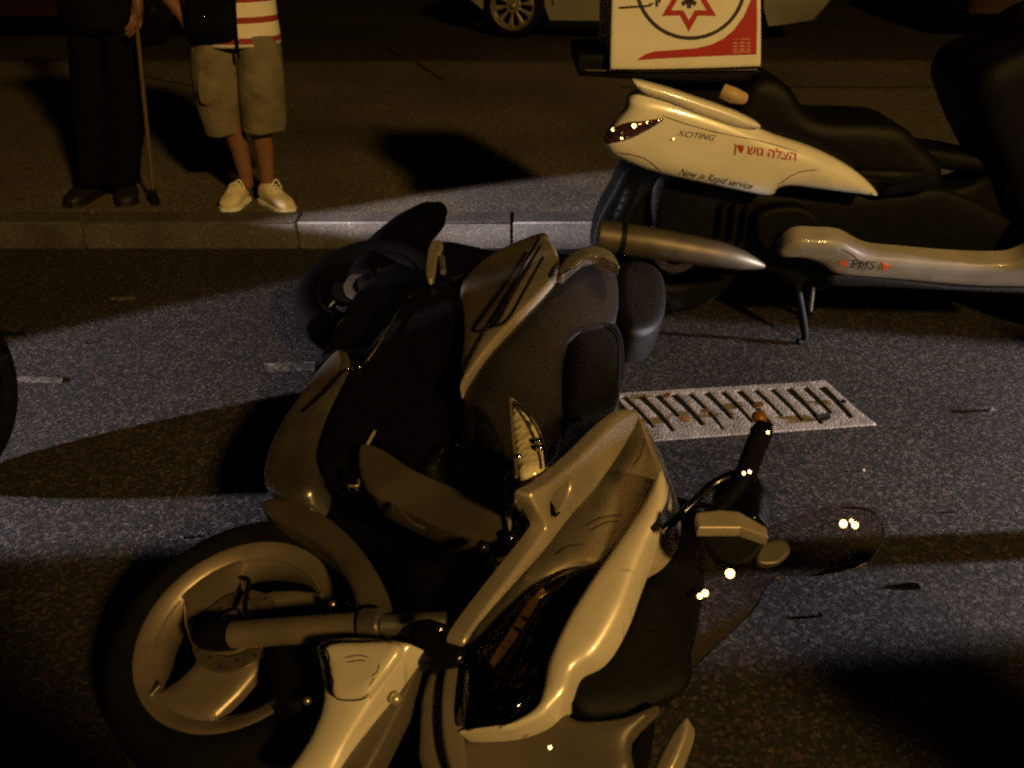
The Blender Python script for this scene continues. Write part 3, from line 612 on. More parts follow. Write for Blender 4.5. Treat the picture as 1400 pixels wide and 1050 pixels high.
# ================================================================== AMBULANCE SCOOTER
A = thing('ambulance_scooter', Q(1100, 460, 3.05).to_tuple()[:2] + (0,), 'upright white medical response scooter with red lettering, on its stand by the kerb', 'scooter')
ym = lambda y: ('Y', y)
wheel(A, Q(922, 335, 3.08), (0, -1, .0), .262, .13, .16, 3, rot=30, name='rear_wheel', rim_m=M['black'])
fwc = Q(922, 335, 3.08) + V((1.56, 0, -.02)); fwc.z = .27
wheel(A, fwc, (0.0, -1, .0), .27, .12, .17, 3, rot=70, name='front_wheel', rim_m=M['alloy'])
panel('hugger', [(884, 222), (905, 238), (868, 290), (846, 345), (812, 352), (816, 305), (838, 262), (856, 230)], ym(2.98), M['black'], A, .01, .02, .12)
eng = panel('engine_body', [(900, 238), (1000, 256), (1060, 262), (1200, 264), (1290, 258), (1380, 300), (1420, 330), (1400, 362), (1290, 360), (1185, 348), (1140, 372), (1136, 392), (1090, 398), (1052, 372), (1000, 372), (960, 360), (900, 330)], ym(2.98), M['black'], A, .02, .05, .16)
panel('tunnel', [(1240, 200), (1300, 206), (1350, 214), (1385, 210), (1400, 290), (1330, 300), (1270, 262), (1318, 254), (1342, 236), (1284, 230)], ym(3.0), M['black'], A, .02, .03, .14)
tp_ = panel('tail_panel', [(828, 193), (840, 172), (857, 150), (862, 134), (885, 126), (940, 139), (1000, 160), (1060, 186), (1110, 203), (1150, 222), (1180, 242), (1200, 266), (1175, 265), (1120, 258), (1085, 254), (1064, 257), (1052, 268), (1000, 259), (900, 238), (850, 219), (834, 209)], ym(2.86), M['white'], A, .035, .06, .05, curve=bow(.6), n=4)
panel('tail_fin', [(866, 111), (905, 119), (960, 137), (1010, 155), (1041, 173), (1010, 174), (960, 158), (915, 139), (880, 127)], ym(2.84), M['white'], A, .016, .02, .04)
tl = panel('tail_light', [(831, 190), (845, 173), (870, 164), (909, 160), (893, 175), (864, 190), (840, 195)], ym(2.835), M['redlens'], A, .014, .02, .02)
for x, y in ((838, 177), (867, 172), (857, 187), (850, 182), (885, 167)): ball('reflector_glint', Q(x, y, 2.818), .007, M['chrome'], tl)
for x, y, q in [(838, 177, .006), (867, 172, .008), (885, 167, .004), (850, 189, .004), (921, 190, .003)]: glint_disc('reflector_glint', Q(x, y, 2.812), q, tl)  # lamp-facing discs added as glints on the tail light
tb = panel('seat', [(1012, 172), (1012, 130), (1030, 108), (1055, 105), (1080, 120), (1098, 148), (1125, 163), (1190, 165), (1232, 172), (1258, 196), (1284, 224), (1280, 256), (1235, 264), (1200, 264), (1150, 222), (1090, 196)], ym(2.92), M['seat'], A, .04, .05, .22)
tube('seat_band', [Q(1170, 236, 2.88), Q(1220, 240, 2.87), Q(1262, 238, 2.88)], [.012, .03, .012], M['seat'], A, 12)
ep = [(815, 318), (830, 322), (853, 325)]
tube('exhaust_cap', [Q(818, 322, 2.80), Q(848, 326, 2.80)], [.050, .054], M['exhaust'], A, 24)
tube('exhaust', [Q(852, 327, 2.80), Q(900, 334, 2.79), Q(980, 348, 2.79), Q(1015, 356, 2.80), Q(1044, 364, 2.82)], [.053, .052, .045, .032, .008], M['exhaust'], A, 24)
tube('exhaust_strap', [Q(846, 326, 2.80), Q(853, 327, 2.80)], [.057, .057], M['black'], A, 24)
panel('exhaust_bracket', [(812, 345), (830, 345), (838, 372), (815, 378)], ym(2.86), M['steel'], A, .006, .01, .02)
M['dimmed_white'] = mat('dimmed_white_paint', (.29, .27, .25), .4, 0, .12, 9, 0, 9, .3)  # white darkened in the colour to offset the strong headlight
fp = panel('floor_fairing', [(1064, 347, 2.86), (1085, 327, 2.80), (1120, 326, 2.79), (1150, 329, 2.79), (1185, 346, 2.82), (1230, 351, 2.82), (1300, 357, 2.82), (1360, 359, 2.82), (1390, 355, 2.81), (1420, 338, 2.79), (1470, 300, 2.74), (1510, 310, 2.75), (1490, 360, 2.84), (1440, 388, 2.90), (1380, 391, 2.90), (1320, 388, 2.90), (1230, 380, 2.89), (1145, 373, 2.89), (1122, 358, 2.87), (1095, 350, 2.86)], ym(2.80), M['dimmed_white'], A, .022, .03, .05)
panel('floor_underside', [(1140, 375), (1230, 382), (1320, 391), (1440, 393), (1440, 402), (1320, 398), (1200, 392), (1135, 390)], ym(2.86), M['black'], A, .01, .01, .25)
for yy, dx in ((2.96, 0), (3.16, 6)):
    tube('stand_leg', [Q(1088 + dx, 385, yy), V((Q(1100, 462, yy).x, yy, .03)), V((Q(1100, 466, yy).x - .03, yy - .01, .012))], [.016, .014, .012], M['black'], A, 12)
tube('stand_spring', [Q(1112, 392, 2.93), Q(1108, 425, 2.93)], .006, M['steel'], A, 8)
# front end, mostly past the right edge
panel('leg_shield', [(1332, 120), (1350, 88), (1400, 62), (1470, 20), (1560, 0), (1600, 120), (1590, 260), (1520, 330), (1440, 330), (1395, 292), (1372, 232), (1352, 190), (1338, 150)], ym(2.93), M['black'], A, .04, .08, .34)
panel('windscreen', [(1440, 20), (1500, -160), (1540, -170), (1580, 10)], ym(3.0), M['screen'], A, .01, .03, .2)
tube('handlebar', [Q(1450, 10, 2.72), Q(1480, 0, 2.95), Q(1480, 0, 3.2), Q(1450, 10, 3.4)], .016, M['black'], A, 12)
panel('front_cowl', [(1560, 20), (1640, 60), (1690, 160), (1660, 230), (1590, 250)], ym(2.95), M['white'], A, .03, .05, .3)
panel('front_fender', [(1590, 300), (1620, 240), (1680, 215), (1750, 240), (1790, 310), (1770, 320), (1720, 262), (1660, 255), (1610, 310)], ym(2.97), M['white'], A, .02, .03, .18)
tube('fork_leg', [fwc + V((0, -.09, 0)), Q(1600, 150, 2.96)], .024, M['steel'], A, 14)
tube('fork_leg', [fwc + V((0, .09, 0)), Q(1600, 150, 3.14)], .024, M['steel'], A, 14)
for q in ([(905, 158), (940, 170), (985, 182), (1040, 193), (1090, 207)], [(842, 208), (880, 216), (905, 236)], [(1062, 254), (1090, 236), (1120, 232)]): line_decal('panel_seam', q, 1.3, tp_, M['bronze'], A)
line_decal('panel_seam', [(1150, 340), (1170, 352), (1180, 372)], 1.5, fp, M['bronze'], A)
tube('shock_absorber', [Q(868, 245, 2.90), Q(838, 318, 2.90)], [.022, .022], M['black'], A, 12)
for k_ in range(6): ball('spring_coil', Q(864 - k_ * 4.4, 255 + k_ * 10.5, 2.90), .027, M['black'], A, sz=.22)
for k_ in range(5): boxm('engine_fin', Q(985 + k_ * 16, 300 + k_ * 3, 2.95), (.008, .05, .13), M['black'], A, .002)
panel('engine_cover', [(1040, 290), (1090, 282), (1120, 300), (1124, 338), (1090, 352), (1050, 345), (1032, 320)], ym(2.90), M['black'], A, .012, .02, .05)
# lettering on the tail and the floor fairing
heb = '\u05df\u05d3 \u05e9\u05d5\u05d2 \u05d4\u05dc\u05e6\u05d4'
text_decal('lettering', heb, 1002, 207, 17, 8.5, tp_, M['red'], A, sx=1.02, bold=.3)
text_decal('lettering', 'XCITING', 925, 185, 11, 8, tp_, M['ink'], A, shear=.4, sx=1.15)
text_decal('lettering', 'Now in Rapid service', 927, 238, 13, 11.5, tp_, M['ink'], A, shear=.5, sx=.9)
decal('arrow_mark', [[(1146, 359), (1158, 354), (1158, 366)]], fp, M['orange'], A)
decal('arrow_mark', [[(1220, 364), (1204, 357), (1207, 371)]], fp, M['orange'], A)
text_decal('lettering', 'EMS', 1161, 365, 16, 5, fp, M['ink'], A, shear=.3, sx=1.15, gap=1.1)
# ---------------- top box (lifts off the rack)
B = thing('top_box', Q(937, 93, 3.05), 'square white delivery style medical box with red star in black circle on the scooter rack', 'box')
bx0, bx1, yb, ye = Q(835, 93, 2.86), Q(1040, 91, 2.86), 2.86, 3.28
ztop = bx0.z + (bx1.x - bx0.x) * .96
def slabpx(name, px, Y, depth, m, parent, bul=.004, rad=.012):
    return panel(name, px, ym(Y), m, parent, bul, rad, depth)
face_px = [(834, 88), (836, 94), (842, 95), (935, 94), (1032, 91), (1038, 89), (1040, 83), (1040, 0), (1038, -98), (1036, -104), (1028, -106), (850, -104), (842, -102), (838, -96), (836, 0)]
fc = panel('box_shell', face_px, ym(2.86), M['whitebox'], B, .006, .012, .40, n=3)
decal('red_wave', [[(871, 82), (876, 78), (882, 74), (895, 70), (925, 68), (950, 66), (972, 61), (990, 52), (1004, 40), (1017, 22), (1026, 2), (1033, -25), (1034, -25), (1035, 30), (1034, 74), (960, 77), (900, 80)]], fc, M['red'], B)
CX, CY, CR = 944, -22, 74.5
ring = []
def ringpoly(x, y, ra, rb, n=48):
    out = []
    for k in range(n):
        a0, a1 = 360 * k / n, 360 * (k + 1) / n
        out.append([(x + ra * math.cos(R_(a0)), y + ra * math.sin(R_(a0))), (x + ra * math.cos(R_(a1)), y + ra * math.sin(R_(a1))), (x + rb * math.cos(R_(a1)), y + rb * math.sin(R_(a1))), (x + rb * math.cos(R_(a0)), y + rb * math.sin(R_(a0)))])
    return out
decal('black_ring', ringpoly(CX, CY, CR + 2, CR - 3), fc, M['ink'], B)
SX, SY = 942, 0
def star(x, y, r1, r2, n=6, rot=90): return [(x + (r1 if k % 2 == 0 else r2) * math.cos(R_(rot + 180 * k / n)), y + (r1 if k % 2 == 0 else r2) * math.sin(R_(rot + 180 * k / n))) for k in range(2 * n)]
o1, i1 = star(SX, SY, 43, 24), star(SX, SY, 28, 16)
decal('red_star', [[o1[k], o1[(k+1) % 12], i1[(k+1) % 12], i1[k]] for k in range(12)], fc, M['red'], B)
decal('life_star', [[(SX + 11*math.cos(R_(t)) - 3*math.sin(R_(t)), SY + 11*math.sin(R_(t)) + 3*math.cos(R_(t))), (SX - 11*math.cos(R_(t)) - 3*math.sin(R_(t)), SY - 11*math.sin(R_(t)) + 3*math.cos(R_(t))), (SX - 11*math.cos(R_(t)) + 3*math.sin(R_(t)), SY - 11*math.sin(R_(t)) - 3*math.cos(R_(t))), (SX + 11*math.cos(R_(t)) + 3*math.sin(R_(t)), SY + 11*math.sin(R_(t)) - 3*math.cos(R_(t)))] for t in (90, 30, 150)], fc, M['ink'], B, .002)
decal('pulse_line', [[(846, 9), (880, 7), (888, 6), (888, 9), (880, 10), (846, 12)], [(886, 6), (892, 3), (894, 5), (888, 9)], [(896, 0), (900, 0), (900, 9), (896, 9)], [(900, 2), (903, -20), (906, -20), (903, 4)]], fc, M['ink'], B)
for k, yy in enumerate((53, 57.5, 62, 66.5, 70.5)):
    decal('fine_print', [[(1002, yy), (1026, yy - .6), (1026, yy + .8), (1002, yy + 1.4)]] if k in (0, 4) else [[(1002, yy), (1008, yy), (1008, yy + 2), (1002, yy + 2)], [(1011, yy), (1018, yy), (1018, yy + 2), (1011, yy + 2)], [(1021, yy), (1026, yy), (1026, yy + 2), (1021, yy + 2)]], fc, mat('pale_print', (.62, .30, .22), .6) if k == 0 else bpy.data.materials['pale_print'], B)
panel('luggage_rack', [(788, 88), (790, 76), (800, 74), (833, 76), (836, 96), (1030, 93), (1028, 106), (1012, 112), (900, 110), (870, 108), (800, 104), (790, 100)], ym(2.90), M['black'], A, .008, .012, .30)
tube('rack_edge', [Q(800, 96, 2.885), Q(870, 97, 2.88), Q(1035, 95, 2.88)], .003, M['exhaust'], A, 8)
panel('rack_support', [(870, 108), (1012, 108), (1000, 128), (985, 150), (960, 136), (905, 118), (880, 112)], ym(2.98), M['black'], A, .01, .015, .12)
tube('rack_latch', [Q(988, 124, 2.86), Q(1002, 130, 2.85), Q(1018, 135, 2.86)], [.022, .024, .018], M['ivory'], A, 14)
# ================================================================== PEOPLE
def skinbody(name, nodes, edges, m, parent=None, base=None, sub=2, root=0):
    o_ = (wloc(parent) if parent else V((0, 0, 0))); b = V(base) if base is not None else V((0, 0, 0))
    me = bpy.data.meshes.new(name); me.from_pydata([tuple(V(n[0]) - o_ - b) for n in nodes], edges, []); me.update()
    o = bpy.data.objects.new(name, me); C.objects.link(o); o.location = b
    if parent: o.parent = parent
    s = o.modifiers.new('skin', 'SKIN'); s.use_smooth_shade = True
    for i, n in enumerate(nodes):
        r = n[1]; me.skin_vertices[0].data[i].radius = (r, r) if not isinstance(r, tuple) else r
        me.skin_vertices[0].data[i].use_root = (i == root)
    u = o.modifiers.new('sub', 'SUBSURF'); u.levels = sub; u.render_levels = sub
    me.materials.append(m); return o
def rings(name, rg, m, parent, seg=22, caps=False, wob=0.0, base=None, thick=0):
    """rg: list of (centre, rx, ry) horizontal ellipses"""
    vs, fs = [], []
    for i, (c, rx, ry) in enumerate(rg):
        for k in range(seg):
            t = 2 * math.pi * k / seg; w_ = 1 + wob * math.sin(3 * t + i * 1.7) + wob * .7 * math.sin(5 * t - i * 2.3)
            vs.append(V(c) + V((math.cos(t) * rx * w_, math.sin(t) * ry * w_, wob * .1 * math.sin(4 * t + i))))
    for i in range(len(rg) - 1):
        for k in range(seg): fs.append([i*seg+k, i*seg+(k+1) % seg, (i+1)*seg+(k+1) % seg, (i+1)*seg+k])
    if caps: fs += [list(range(seg))[::-1], [(len(rg)-1)*seg+k for k in range(seg)]]
    o = mk(name, vs, fs, m, parent, base=base); s = o.modifiers.new('sub', 'SUBSURF'); s.levels = s.render_levels = 2
    if thick: t = o.modifiers.new('thick', 'SOLIDIFY'); t.thickness = thick; t.offset = 1
    return o
def shoe(parent, heel, toe, m, z=.13, lace=None, w=.045):
    h, t = V(heel), V(toe); d = (t - h); L = d.length; d.normalize(); s = V((-d.y, d.x, 0)); vs, fs = [], []; seg = 14
    prof = [(-.02, .5, .055), (.0, .8, .085), (.12, .95, .10), (.28, .95, .10), (.42, .95, .085), (.6, 1.05, .066), (.78, 1.1, .055), (.92, .85, .046), (1.0, .45, .032)]
    for f, wf, hh in prof:
        for k in range(seg):
            a = 2 * math.pi * k / seg; ca, sa = math.cos(a), math.sin(a)
            vs.append(h + d * (f * L) + s * (w * wf * ca) + V((0, 0, z + .006 + hh / 2 + hh / 2 * (abs(sa) ** .6) * (1 if sa > 0 else -1))))
    for i in range(len(prof) - 1):
        for k in range(seg): fs.append([i*seg+k, i*seg+(k+1) % seg, (i+1)*seg+(k+1) % seg, (i+1)*seg+k])
    fs += [list(range(seg))[::-1], [(len(prof)-1)*seg+k for k in range(seg)]]
    o = mk('shoe', vs, fs, m, parent); q = o.modifiers.new('s', 'SUBSURF'); q.levels = q.render_levels = 1
    sv, sf = [], []
    for f, wf, hh in prof:
        for sd in (-1, 1):
            for zz in (z, z + .016): sv.append(h + d * (f * L * 1.02 - .004) + s * (w * wf * 1.08 * sd) + V((0, 0, zz)))
    for i in range(len(prof) - 1):
        a = i * 4; sf += [[a, a+1, a+5, a+4], [a+2, a+3, a+7, a+6], [a+1, a+3, a+7, a+5], [a, a+2, a+6, a+4]]
    n_ = (len(prof)-1)*4; sf += [[0, 1, 3, 2], [n_, n_+1, n_+3, n_+2]]
    mk('sole', sv, sf, M['lace'] if lace else m, o, smooth=False)
    if lace:
        for f in (.42, .5, .58): 
            c = h + d * (f * L) + V((0, 0, z + .105 - (f - .36) * .14)); tube('lace', [c - s * .022, c + V((0, 0, .008)), c + s * .022], .003, lace, o, 6)
        c = h + d * (.36 * L) + V((0, 0, z + .10)); tube('lace', [c, c + s * .03 + V((0, 0, .02)), c + s * .05 - V((0, 0, .03))], .0035, lace, o, 6)
    return o
def hand(parent_nodes, edges, wrist_i, wrist, d, palm_n, side, L=.18, curl=.5):
    """adds palm and five fingers to a skin skeleton"""
    d = V(d).normalized(); pn = V(palm_n).normalized(); s = d.cross(pn).normalized() * side
    n = parent_nodes; n.append((wrist + d * L * .28, (.030, .018))); pi = len(n) - 1; edges.append((wrist_i, pi))
    for k, (off, ln) in enumerate(((-.030, .36), (-.011, .43), (.010, .40), (.028, .31))):
        b = wrist + d * L * .50 + s * off; last = pi
        n.append((b, .0105)); edges.append((last, len(n)-1)); last = len(n) - 1; dd = d.copy(); p = b
        for j in range(3):
            dd = (dd + pn * curl * (.6 if j else .3)).normalized(); p = p + dd * L * ln / 2.4
            n.append((p, .0095 - .001 * j)); edges.append((last, len(n)-1)); last = len(n)-1
    p = wrist + d * L * .18 - s * .028; last = pi
    for j in range(3):
        n.append((p, .012 - .001*j)); edges.append((last, len(n)-1)); last = len(n)-1; p = p + (d * .7 - s * .45 + pn * .5).normalized() * .030
def head(nodes, edges, neck_i, neck, k=1.0):
    for dz, dy, r in ((.07, -.012, .052), (.12, -.022, (.066, .078)), (.18, -.008, (.074, .090)), (.235, .004, (.060, .072))):
        nodes.append((neck + V((0, dy, dz)) * k, r)); edges.append((neck_i, len(nodes)-1)); neck_i = len(nodes)-1
def face(parent, neck, hair_len=0.0):
    c = neck + V((0, -.012, .15)); fy = c.y - .082
    for s in (-1, 1):
        ball('eye', V((c.x + s*.030, fy + .010, c.z + .015)), .012, M['lace'], parent); ball('pupil', V((c.x + s*.030, fy - .001, c.z + .015)), .005, M['ink'], parent)
        tube('ear', [V((c.x + s*.072, c.y + .012, c.z + .03)), V((c.x + s*.084, c.y + .02, c.z + .005)), V((c.x + s*.072, c.y + .012, c.z - .022))], .011, M['skin'], parent, 8)
    tube('nose', [V((c.x, fy + .006, c.z + .012)), V((c.x, fy - .012, c.z - .018)), V((c.x, fy + .004, c.z - .026))], [.008, .013, .008], M['skin'], parent, 8)
    tube('mouth', [V((c.x - .022, fy + .004, c.z - .050)), V((c.x, fy - .004, c.z - .052)), V((c.x + .022, fy + .004, c.z - .050))], .005, M['red'], parent, 8)
    prof = [(.001, .115), (.05, .105), (.082, .07), (.092, .03), (.090, -.005), (.075, -.03)]
    lathe('hair', prof, c + V((0, .022, .02)), (0, -.25, 1), M['hair'], parent, 24)
GZ = .128
# --- person in shorts and striped shirt
YB = 4.22
def XB(x, y, Yq=YB): return Q(x, y, Yq)
pb = V((Q(350, 280, YB).x, YB, GZ))
PB = thing('person', pb, 'person in khaki shorts, red and white striped shirt and cream canvas shoes on the pavement', 'person')
fl_, fr_ = Q(334, 240, YB), Q(361, 240, YB)
hipz = .86
n, e = [], []
pel = V((pb.x - .06, YB, hipz)); n.append((pel, (.13, .10)))
def addc(i, pts):
    for p, r in pts: n.append((V(p), r)); e.append((i, len(n)-1)); i = len(n)-1
    return i
li = addc(0, [((Q(305, 90, YB).x, YB, .80), .080), ((Q(318, 190, YB).x, YB - .01, .53), .055), ((Q(326, 205, YB).x, YB + .02, .42), .050), ((Q(334, 240, YB).x, YB + .03, .23), .034), ((Q(334, 250, YB).x, YB + .03, .185), .030)])
ri_ = addc(0, [((Q(352, 90, YB).x, YB, .80), .080), ((Q(356, 190, YB).x, YB - .01, .53), .055), ((Q(360, 205, YB).x, YB + .02, .42), .050), ((Q(363, 240, YB).x, YB + .03, .23), .034), ((Q(364, 250, YB).x, YB + .03, .185), .030)])
ch = addc(0, [((pb.x - .06, YB, 1.06), (.14, .10)), ((pb.x - .06, YB, 1.26), (.16, .11)), ((pb.x - .06, YB, 1.40), (.10, .08)), ((pb.x - .06, YB, 1.46), .05)])
head(n, e, ch, V((pb.x - .06, YB, 1.46)))
cx_ = pb.x - .06
hw_ = Q(262, 42, YB - .05)
al = addc(ch - 1, [((cx_ - .17, YB, 1.36), .052), ((cx_ - .235, YB + .02, 1.12), .040), ((hw_.x - .04, YB - .03, 1.0), .032), ((hw_.x - .012, YB - .05, .965), .026)])
hand(n, e, al, V((hw_.x - .012, YB - .05, .965)), V((.12, -.1, -1)), V((1, .1, 0)), 1, .17, .35)
ar = addc(ch - 1, [((cx_ + .17, YB, 1.36), .052), ((cx_ + .25, YB + .05, 1.14), .040), ((cx_ + .20, YB - .14, 1.24), .030), ((cx_ + .12, YB - .18, 1.30), .026)])
hand(n, e, ar, V((cx_ + .12, YB - .18, 1.30)), V((-1, -.1, .1)), V((0, 1, 0)), -1, .17, .5)
skinbody('body', n, e, M['skin'], PB)
face(PB, V((cx_, YB, 1.46)))
def leg_rings(xs): return [(V((Q((a + b) / 2, y, YB).x, YB, z)), (b - a) / 2 / 280, ry) for a, b, y, z, ry in xs]
zz = lambda y: Q(350, y, YB).z
sh = rings('shorts', leg_rings([(264, 328, 45, zz(45), .12), (264, 328, 75, zz(75), .125), (268, 328, 110, zz(110), .12), (272, 329, 150, zz(150), .105), (280, 327, 172, zz(172), .095), (284, 326, 180, zz(181), .09)]), M['shorts'], PB, 24, False, .035, thick=.004)
rings('shorts_leg', leg_rings([(326, 378, 45, zz(45), .12), (327, 381, 75, zz(75), .125), (329, 386, 110, zz(110), .12), (331, 389, 150, zz(150), .105), (333, 389, 168, zz(168), .10), (335, 387, 177, zz(177), .098)]), M['shorts'], PB, 24, False, .035, thick=.004)
pk = panel('pocket', [(271, 100), (290, 98), (292, 138), (274, 140)], ym(YB - .118), M['shorts'], PB, .004, .008, .03)
# striped shirt
ms = bpy.data.materials.new('striped_jersey'); ms.use_nodes = True; nn_ = ms.node_tree; bb = nn_.nodes['Principled BSDF']; bb.inputs['Roughness'].default_value = .9
ge = nn_.nodes.new('ShaderNodeNewGeometry'); sp = nn_.nodes.new('ShaderNodeSeparateXYZ'); nn_.links.new(ge.outputs['Position'], sp.inputs[0])
m1 = nn_.nodes.new('ShaderNodeMath'); m1.operation = 'MULTIPLY_ADD'; m1.inputs[1].default_value = 1 / .084; zsh = zz(59)
m1.inputs[2].default_value = -zsh / .084; nn_.links.new(sp.outputs['Z'], m1.inputs[0])
m2 = nn_.nodes.new('ShaderNodeMath'); m2.operation = 'FRACT'; nn_.links.new(m1.outputs[0], m2.inputs[0])
m3 = nn_.nodes.new('ShaderNodeValToRGB'); m3.color_ramp.interpolation = 'CONSTANT'; el = m3.color_ramp.elements
el[0].position = 0; el[0].color = (.8, .74, .66, 1); el[1].position = .16; el[1].color = (.30, .035, .03, 1); e3 = el.new(.46); e3.color = (.8, .74, .62, 1)
nn_.links.new(m2.outputs[0], m3.inputs[0]); nn_.links.new(m3.outputs[0], bb.inputs['Base Color'])
rings('shirt', [(V((Q(328, 55, YB).x, YB, z)), rx, ry) for z, rx, ry in ((zsh, .178, .142), (zsh + .06, .180, .142), (.98, .178, .135), (1.12, .178, .13), (1.26, .190, .13), (1.38, .165, .11), (1.45, .075, .07))], ms, PB, 28, False, .012, thick=.003)
shoe(PB, (Q(330, 262, YB + .05).x, YB + .07, 0), (Q(309, 286, YB - .12).x, YB - .125, 0), M['shoe'], GZ, M['lace'], .047)
shoe(PB, (Q(361, 262, YB + .05).x, YB + .05, 0), (Q(398, 286, YB - .12).x, YB - .13, 0), M['shoe'], GZ, M['lace'], .047)
# black jacket hanging open over one side + bag
bgc = Q(286, 20, YB - .16)
BG = thing('shoulder_bag', V((bgc.x, bgc.y, zz(55))), 'black shoulder bag hanging over the shorts of the person in the striped shirt', 'bag')
panel('bag_body', [(256, -60), (316, -60), (319, 0), (320, 48), (310, 56), (268, 56), (258, 48)], ym(YB - .16), M['jacket'], BG, .03, .04, .05)
panel('bag_pocket', [(264, 15), (305, 15), (306, 46), (266, 46)], ym(YB - .19), M['jacket'], BG, .012, .015, .02)
ball('buckle', Q(279, 22, YB - .215), .006, M['chrome'], BG)
tube('strap', [Q(320, -60, YB - .17), Q(321, 10, YB - .17), Q(324, 60, YB - .16), Q(326, 78, YB - .15)], .007, M['jacket'], BG, 8)
tube('strap', [Q(262, -58, YB - .15), V((cx_ - .05, YB - .16, 1.25)), V((cx_ + .12, YB - .03, 1.43)), V((cx_ + .13, YB + .1, 1.38))], .010, M['jacket'], BG, 8)
# --- person in dark trousers with a stick
YA = 4.32
pa = V((Q(148, 262, YA).x, YA, GZ)); za = lambda y: Q(148, y, YA).z
PA = thing('person', pa, 'person in dark long trousers and dark shoes standing at the left with a stick', 'person')
n, e = [], []; ax = Q(147, 40, YA).x; XL = lambda x, y: Q(x, y, YA).x
n.append((V((ax, YA, .92)), (.14, .11)))
addc(0, [((XL(126, 80), YA, .82), .065), ((XL(127, 150), YA, .52), .045), ((XL(127, 225), YA + .02, .24), .03)])
addc(0, [((XL(165, 80), YA, .82), .065), ((XL(170, 150), YA, .52), .045), ((XL(167, 225), YA + .02, .24), .03)])
ch = addc(0, [((ax, YA, 1.12), (.14, .10)), ((ax, YA, 1.36), (.17, .12)), ((ax, YA, 1.52), (.10, .08)), ((ax, YA, 1.58), .052)])
head(n, e, ch, V((ax, YA, 1.58)))
hs = Q(183, 18, YA - .18)
al = addc(ch - 1, [((ax - .19, YA, 1.48), .055), ((ax - .20, YA + .14, 1.22), .040), ((ax - .12, YA + .17, 1.08), .030)])
hand(n, e, al, V((ax - .12, YA + .17, 1.08)), V((1, 0, -.2)), V((0, 1, 0)), 1, .18, .4)
ar = addc(ch - 1, [((ax + .19, YA, 1.48), .055), ((ax + .25, YA + .02, 1.22), .042), ((hs.x + .03, YA - .10, hs.z + .10), .030), ((hs.x + .012, YA - .15, hs.z + .055), .026)])
hand(n, e, ar, V((hs.x + .012, YA - .15, hs.z + .055)), V((-.1, -.35, -1)), V((-1, .2, 0)), -1, .17, .75)
skinbody('body', n, e, M['skin'], PA)
face(PA, V((ax, YA, 1.58)))
def lr(xs): return [(V((Q((a + b) / 2, y, YA).x, YA, za(y))), (b - a) / 2 / 272, ry) for a, b, y, ry in xs]
rings('trouser_leg', lr([(97, 152, 20, .13), (98, 152, 60, .12), (101, 152, 120, .10), (104, 148, 180, .085), (105, 146, 225, .08), (104, 148, 250, .085)]), M['trouser'], PA, 24, False, .04, thick=.004)
rings('trouser_leg', lr([(144, 186, 20, .13), (144, 190, 60, .12), (147, 194, 120, .10), (148, 196, 170, .085), (147, 188, 225, .08), (147, 190, 248, .085)]), M['trouser'], PA, 24, False, .04, thick=.004)
rings('jacket', [(V((ax, YA, z)), rx, ry) for z, rx, ry in ((.92, .20, .15), (1.05, .195, .145), (1.2, .19, .135), (1.38, .20, .135), (1.5, .17, .115), (1.57, .08, .075))], M['jacket'], PA, 28, False, .02, thick=.004)
tube('sleeve', [(ax + .19, YA, 1.48), (ax + .255, YA + .02, 1.22), (hs.x + .04, YA - .07, hs.z + .16)], [.07, .058, .045], M['jacket'], PA, 16)
tube('sleeve', [(ax - .19, YA, 1.48), (ax - .20, YA + .13, 1.22), (ax - .14, YA + .16, 1.11)], [.07, .055, .045], M['jacket'], PA, 16)
af = pa.x
shoe(PA, (af - .085, YA + .07, 0), (af - .13, YA - .17, 0), M['darkshoe'], GZ, None, .05)
shoe(PA, (af + .07, YA + .07, 0), (af + .14, YA - .15, 0), M['darkshoe'], GZ, None, .05)
def copy_tree(o, parent=None):
    c = o.copy(); C.objects.link(c); c.parent = parent
    for k in [k for k in bpy.data.objects if k.parent == o]: copy_tree(k, c)
    return c
for loc, rz, lb in (((.35, -.50, -.0), math.pi, 'unseen person in dark clothes added below the lower edge, near the middle, to cast a shadow'), ((1.81, -.28, 0), 2.6, 'unseen person in dark clothes added beyond the lower right corner to cast a shadow')):
    o_ = copy_tree(PA); o_.location = loc; o_.rotation_euler = (0, 0, rz); o_['label'] = lb  # figures added out of view so their shadows darken the near ground
st0, st1 = Q(181, -25, YA - .20), Q(209, 262, YA - .12); st1.z = GZ + .05
ST = thing('walking_stick', V((st1.x, st1.y, GZ)), 'thin brown walking stick with black rubber tip held beside dark trousers', 'stick')
tube('stick_shaft', [st0, (st0 + st1) / 2, st1], .0095, M['wood'], ST, 12)
tube('stick_tip', [st1 + V((0, 0, .03)), V((st1.x + .002, st1.y, GZ + .002))], [.017, .021], M['rubber'], ST, 14)
tube('stick_handle', [st0 + V((.05, 0, -.005)), st0 + V((.02, 0, .018)), st0 + V((-.03, 0, .012)), st0 + V((-.06, 0, -.01))], .011, M['wood'], ST, 10)
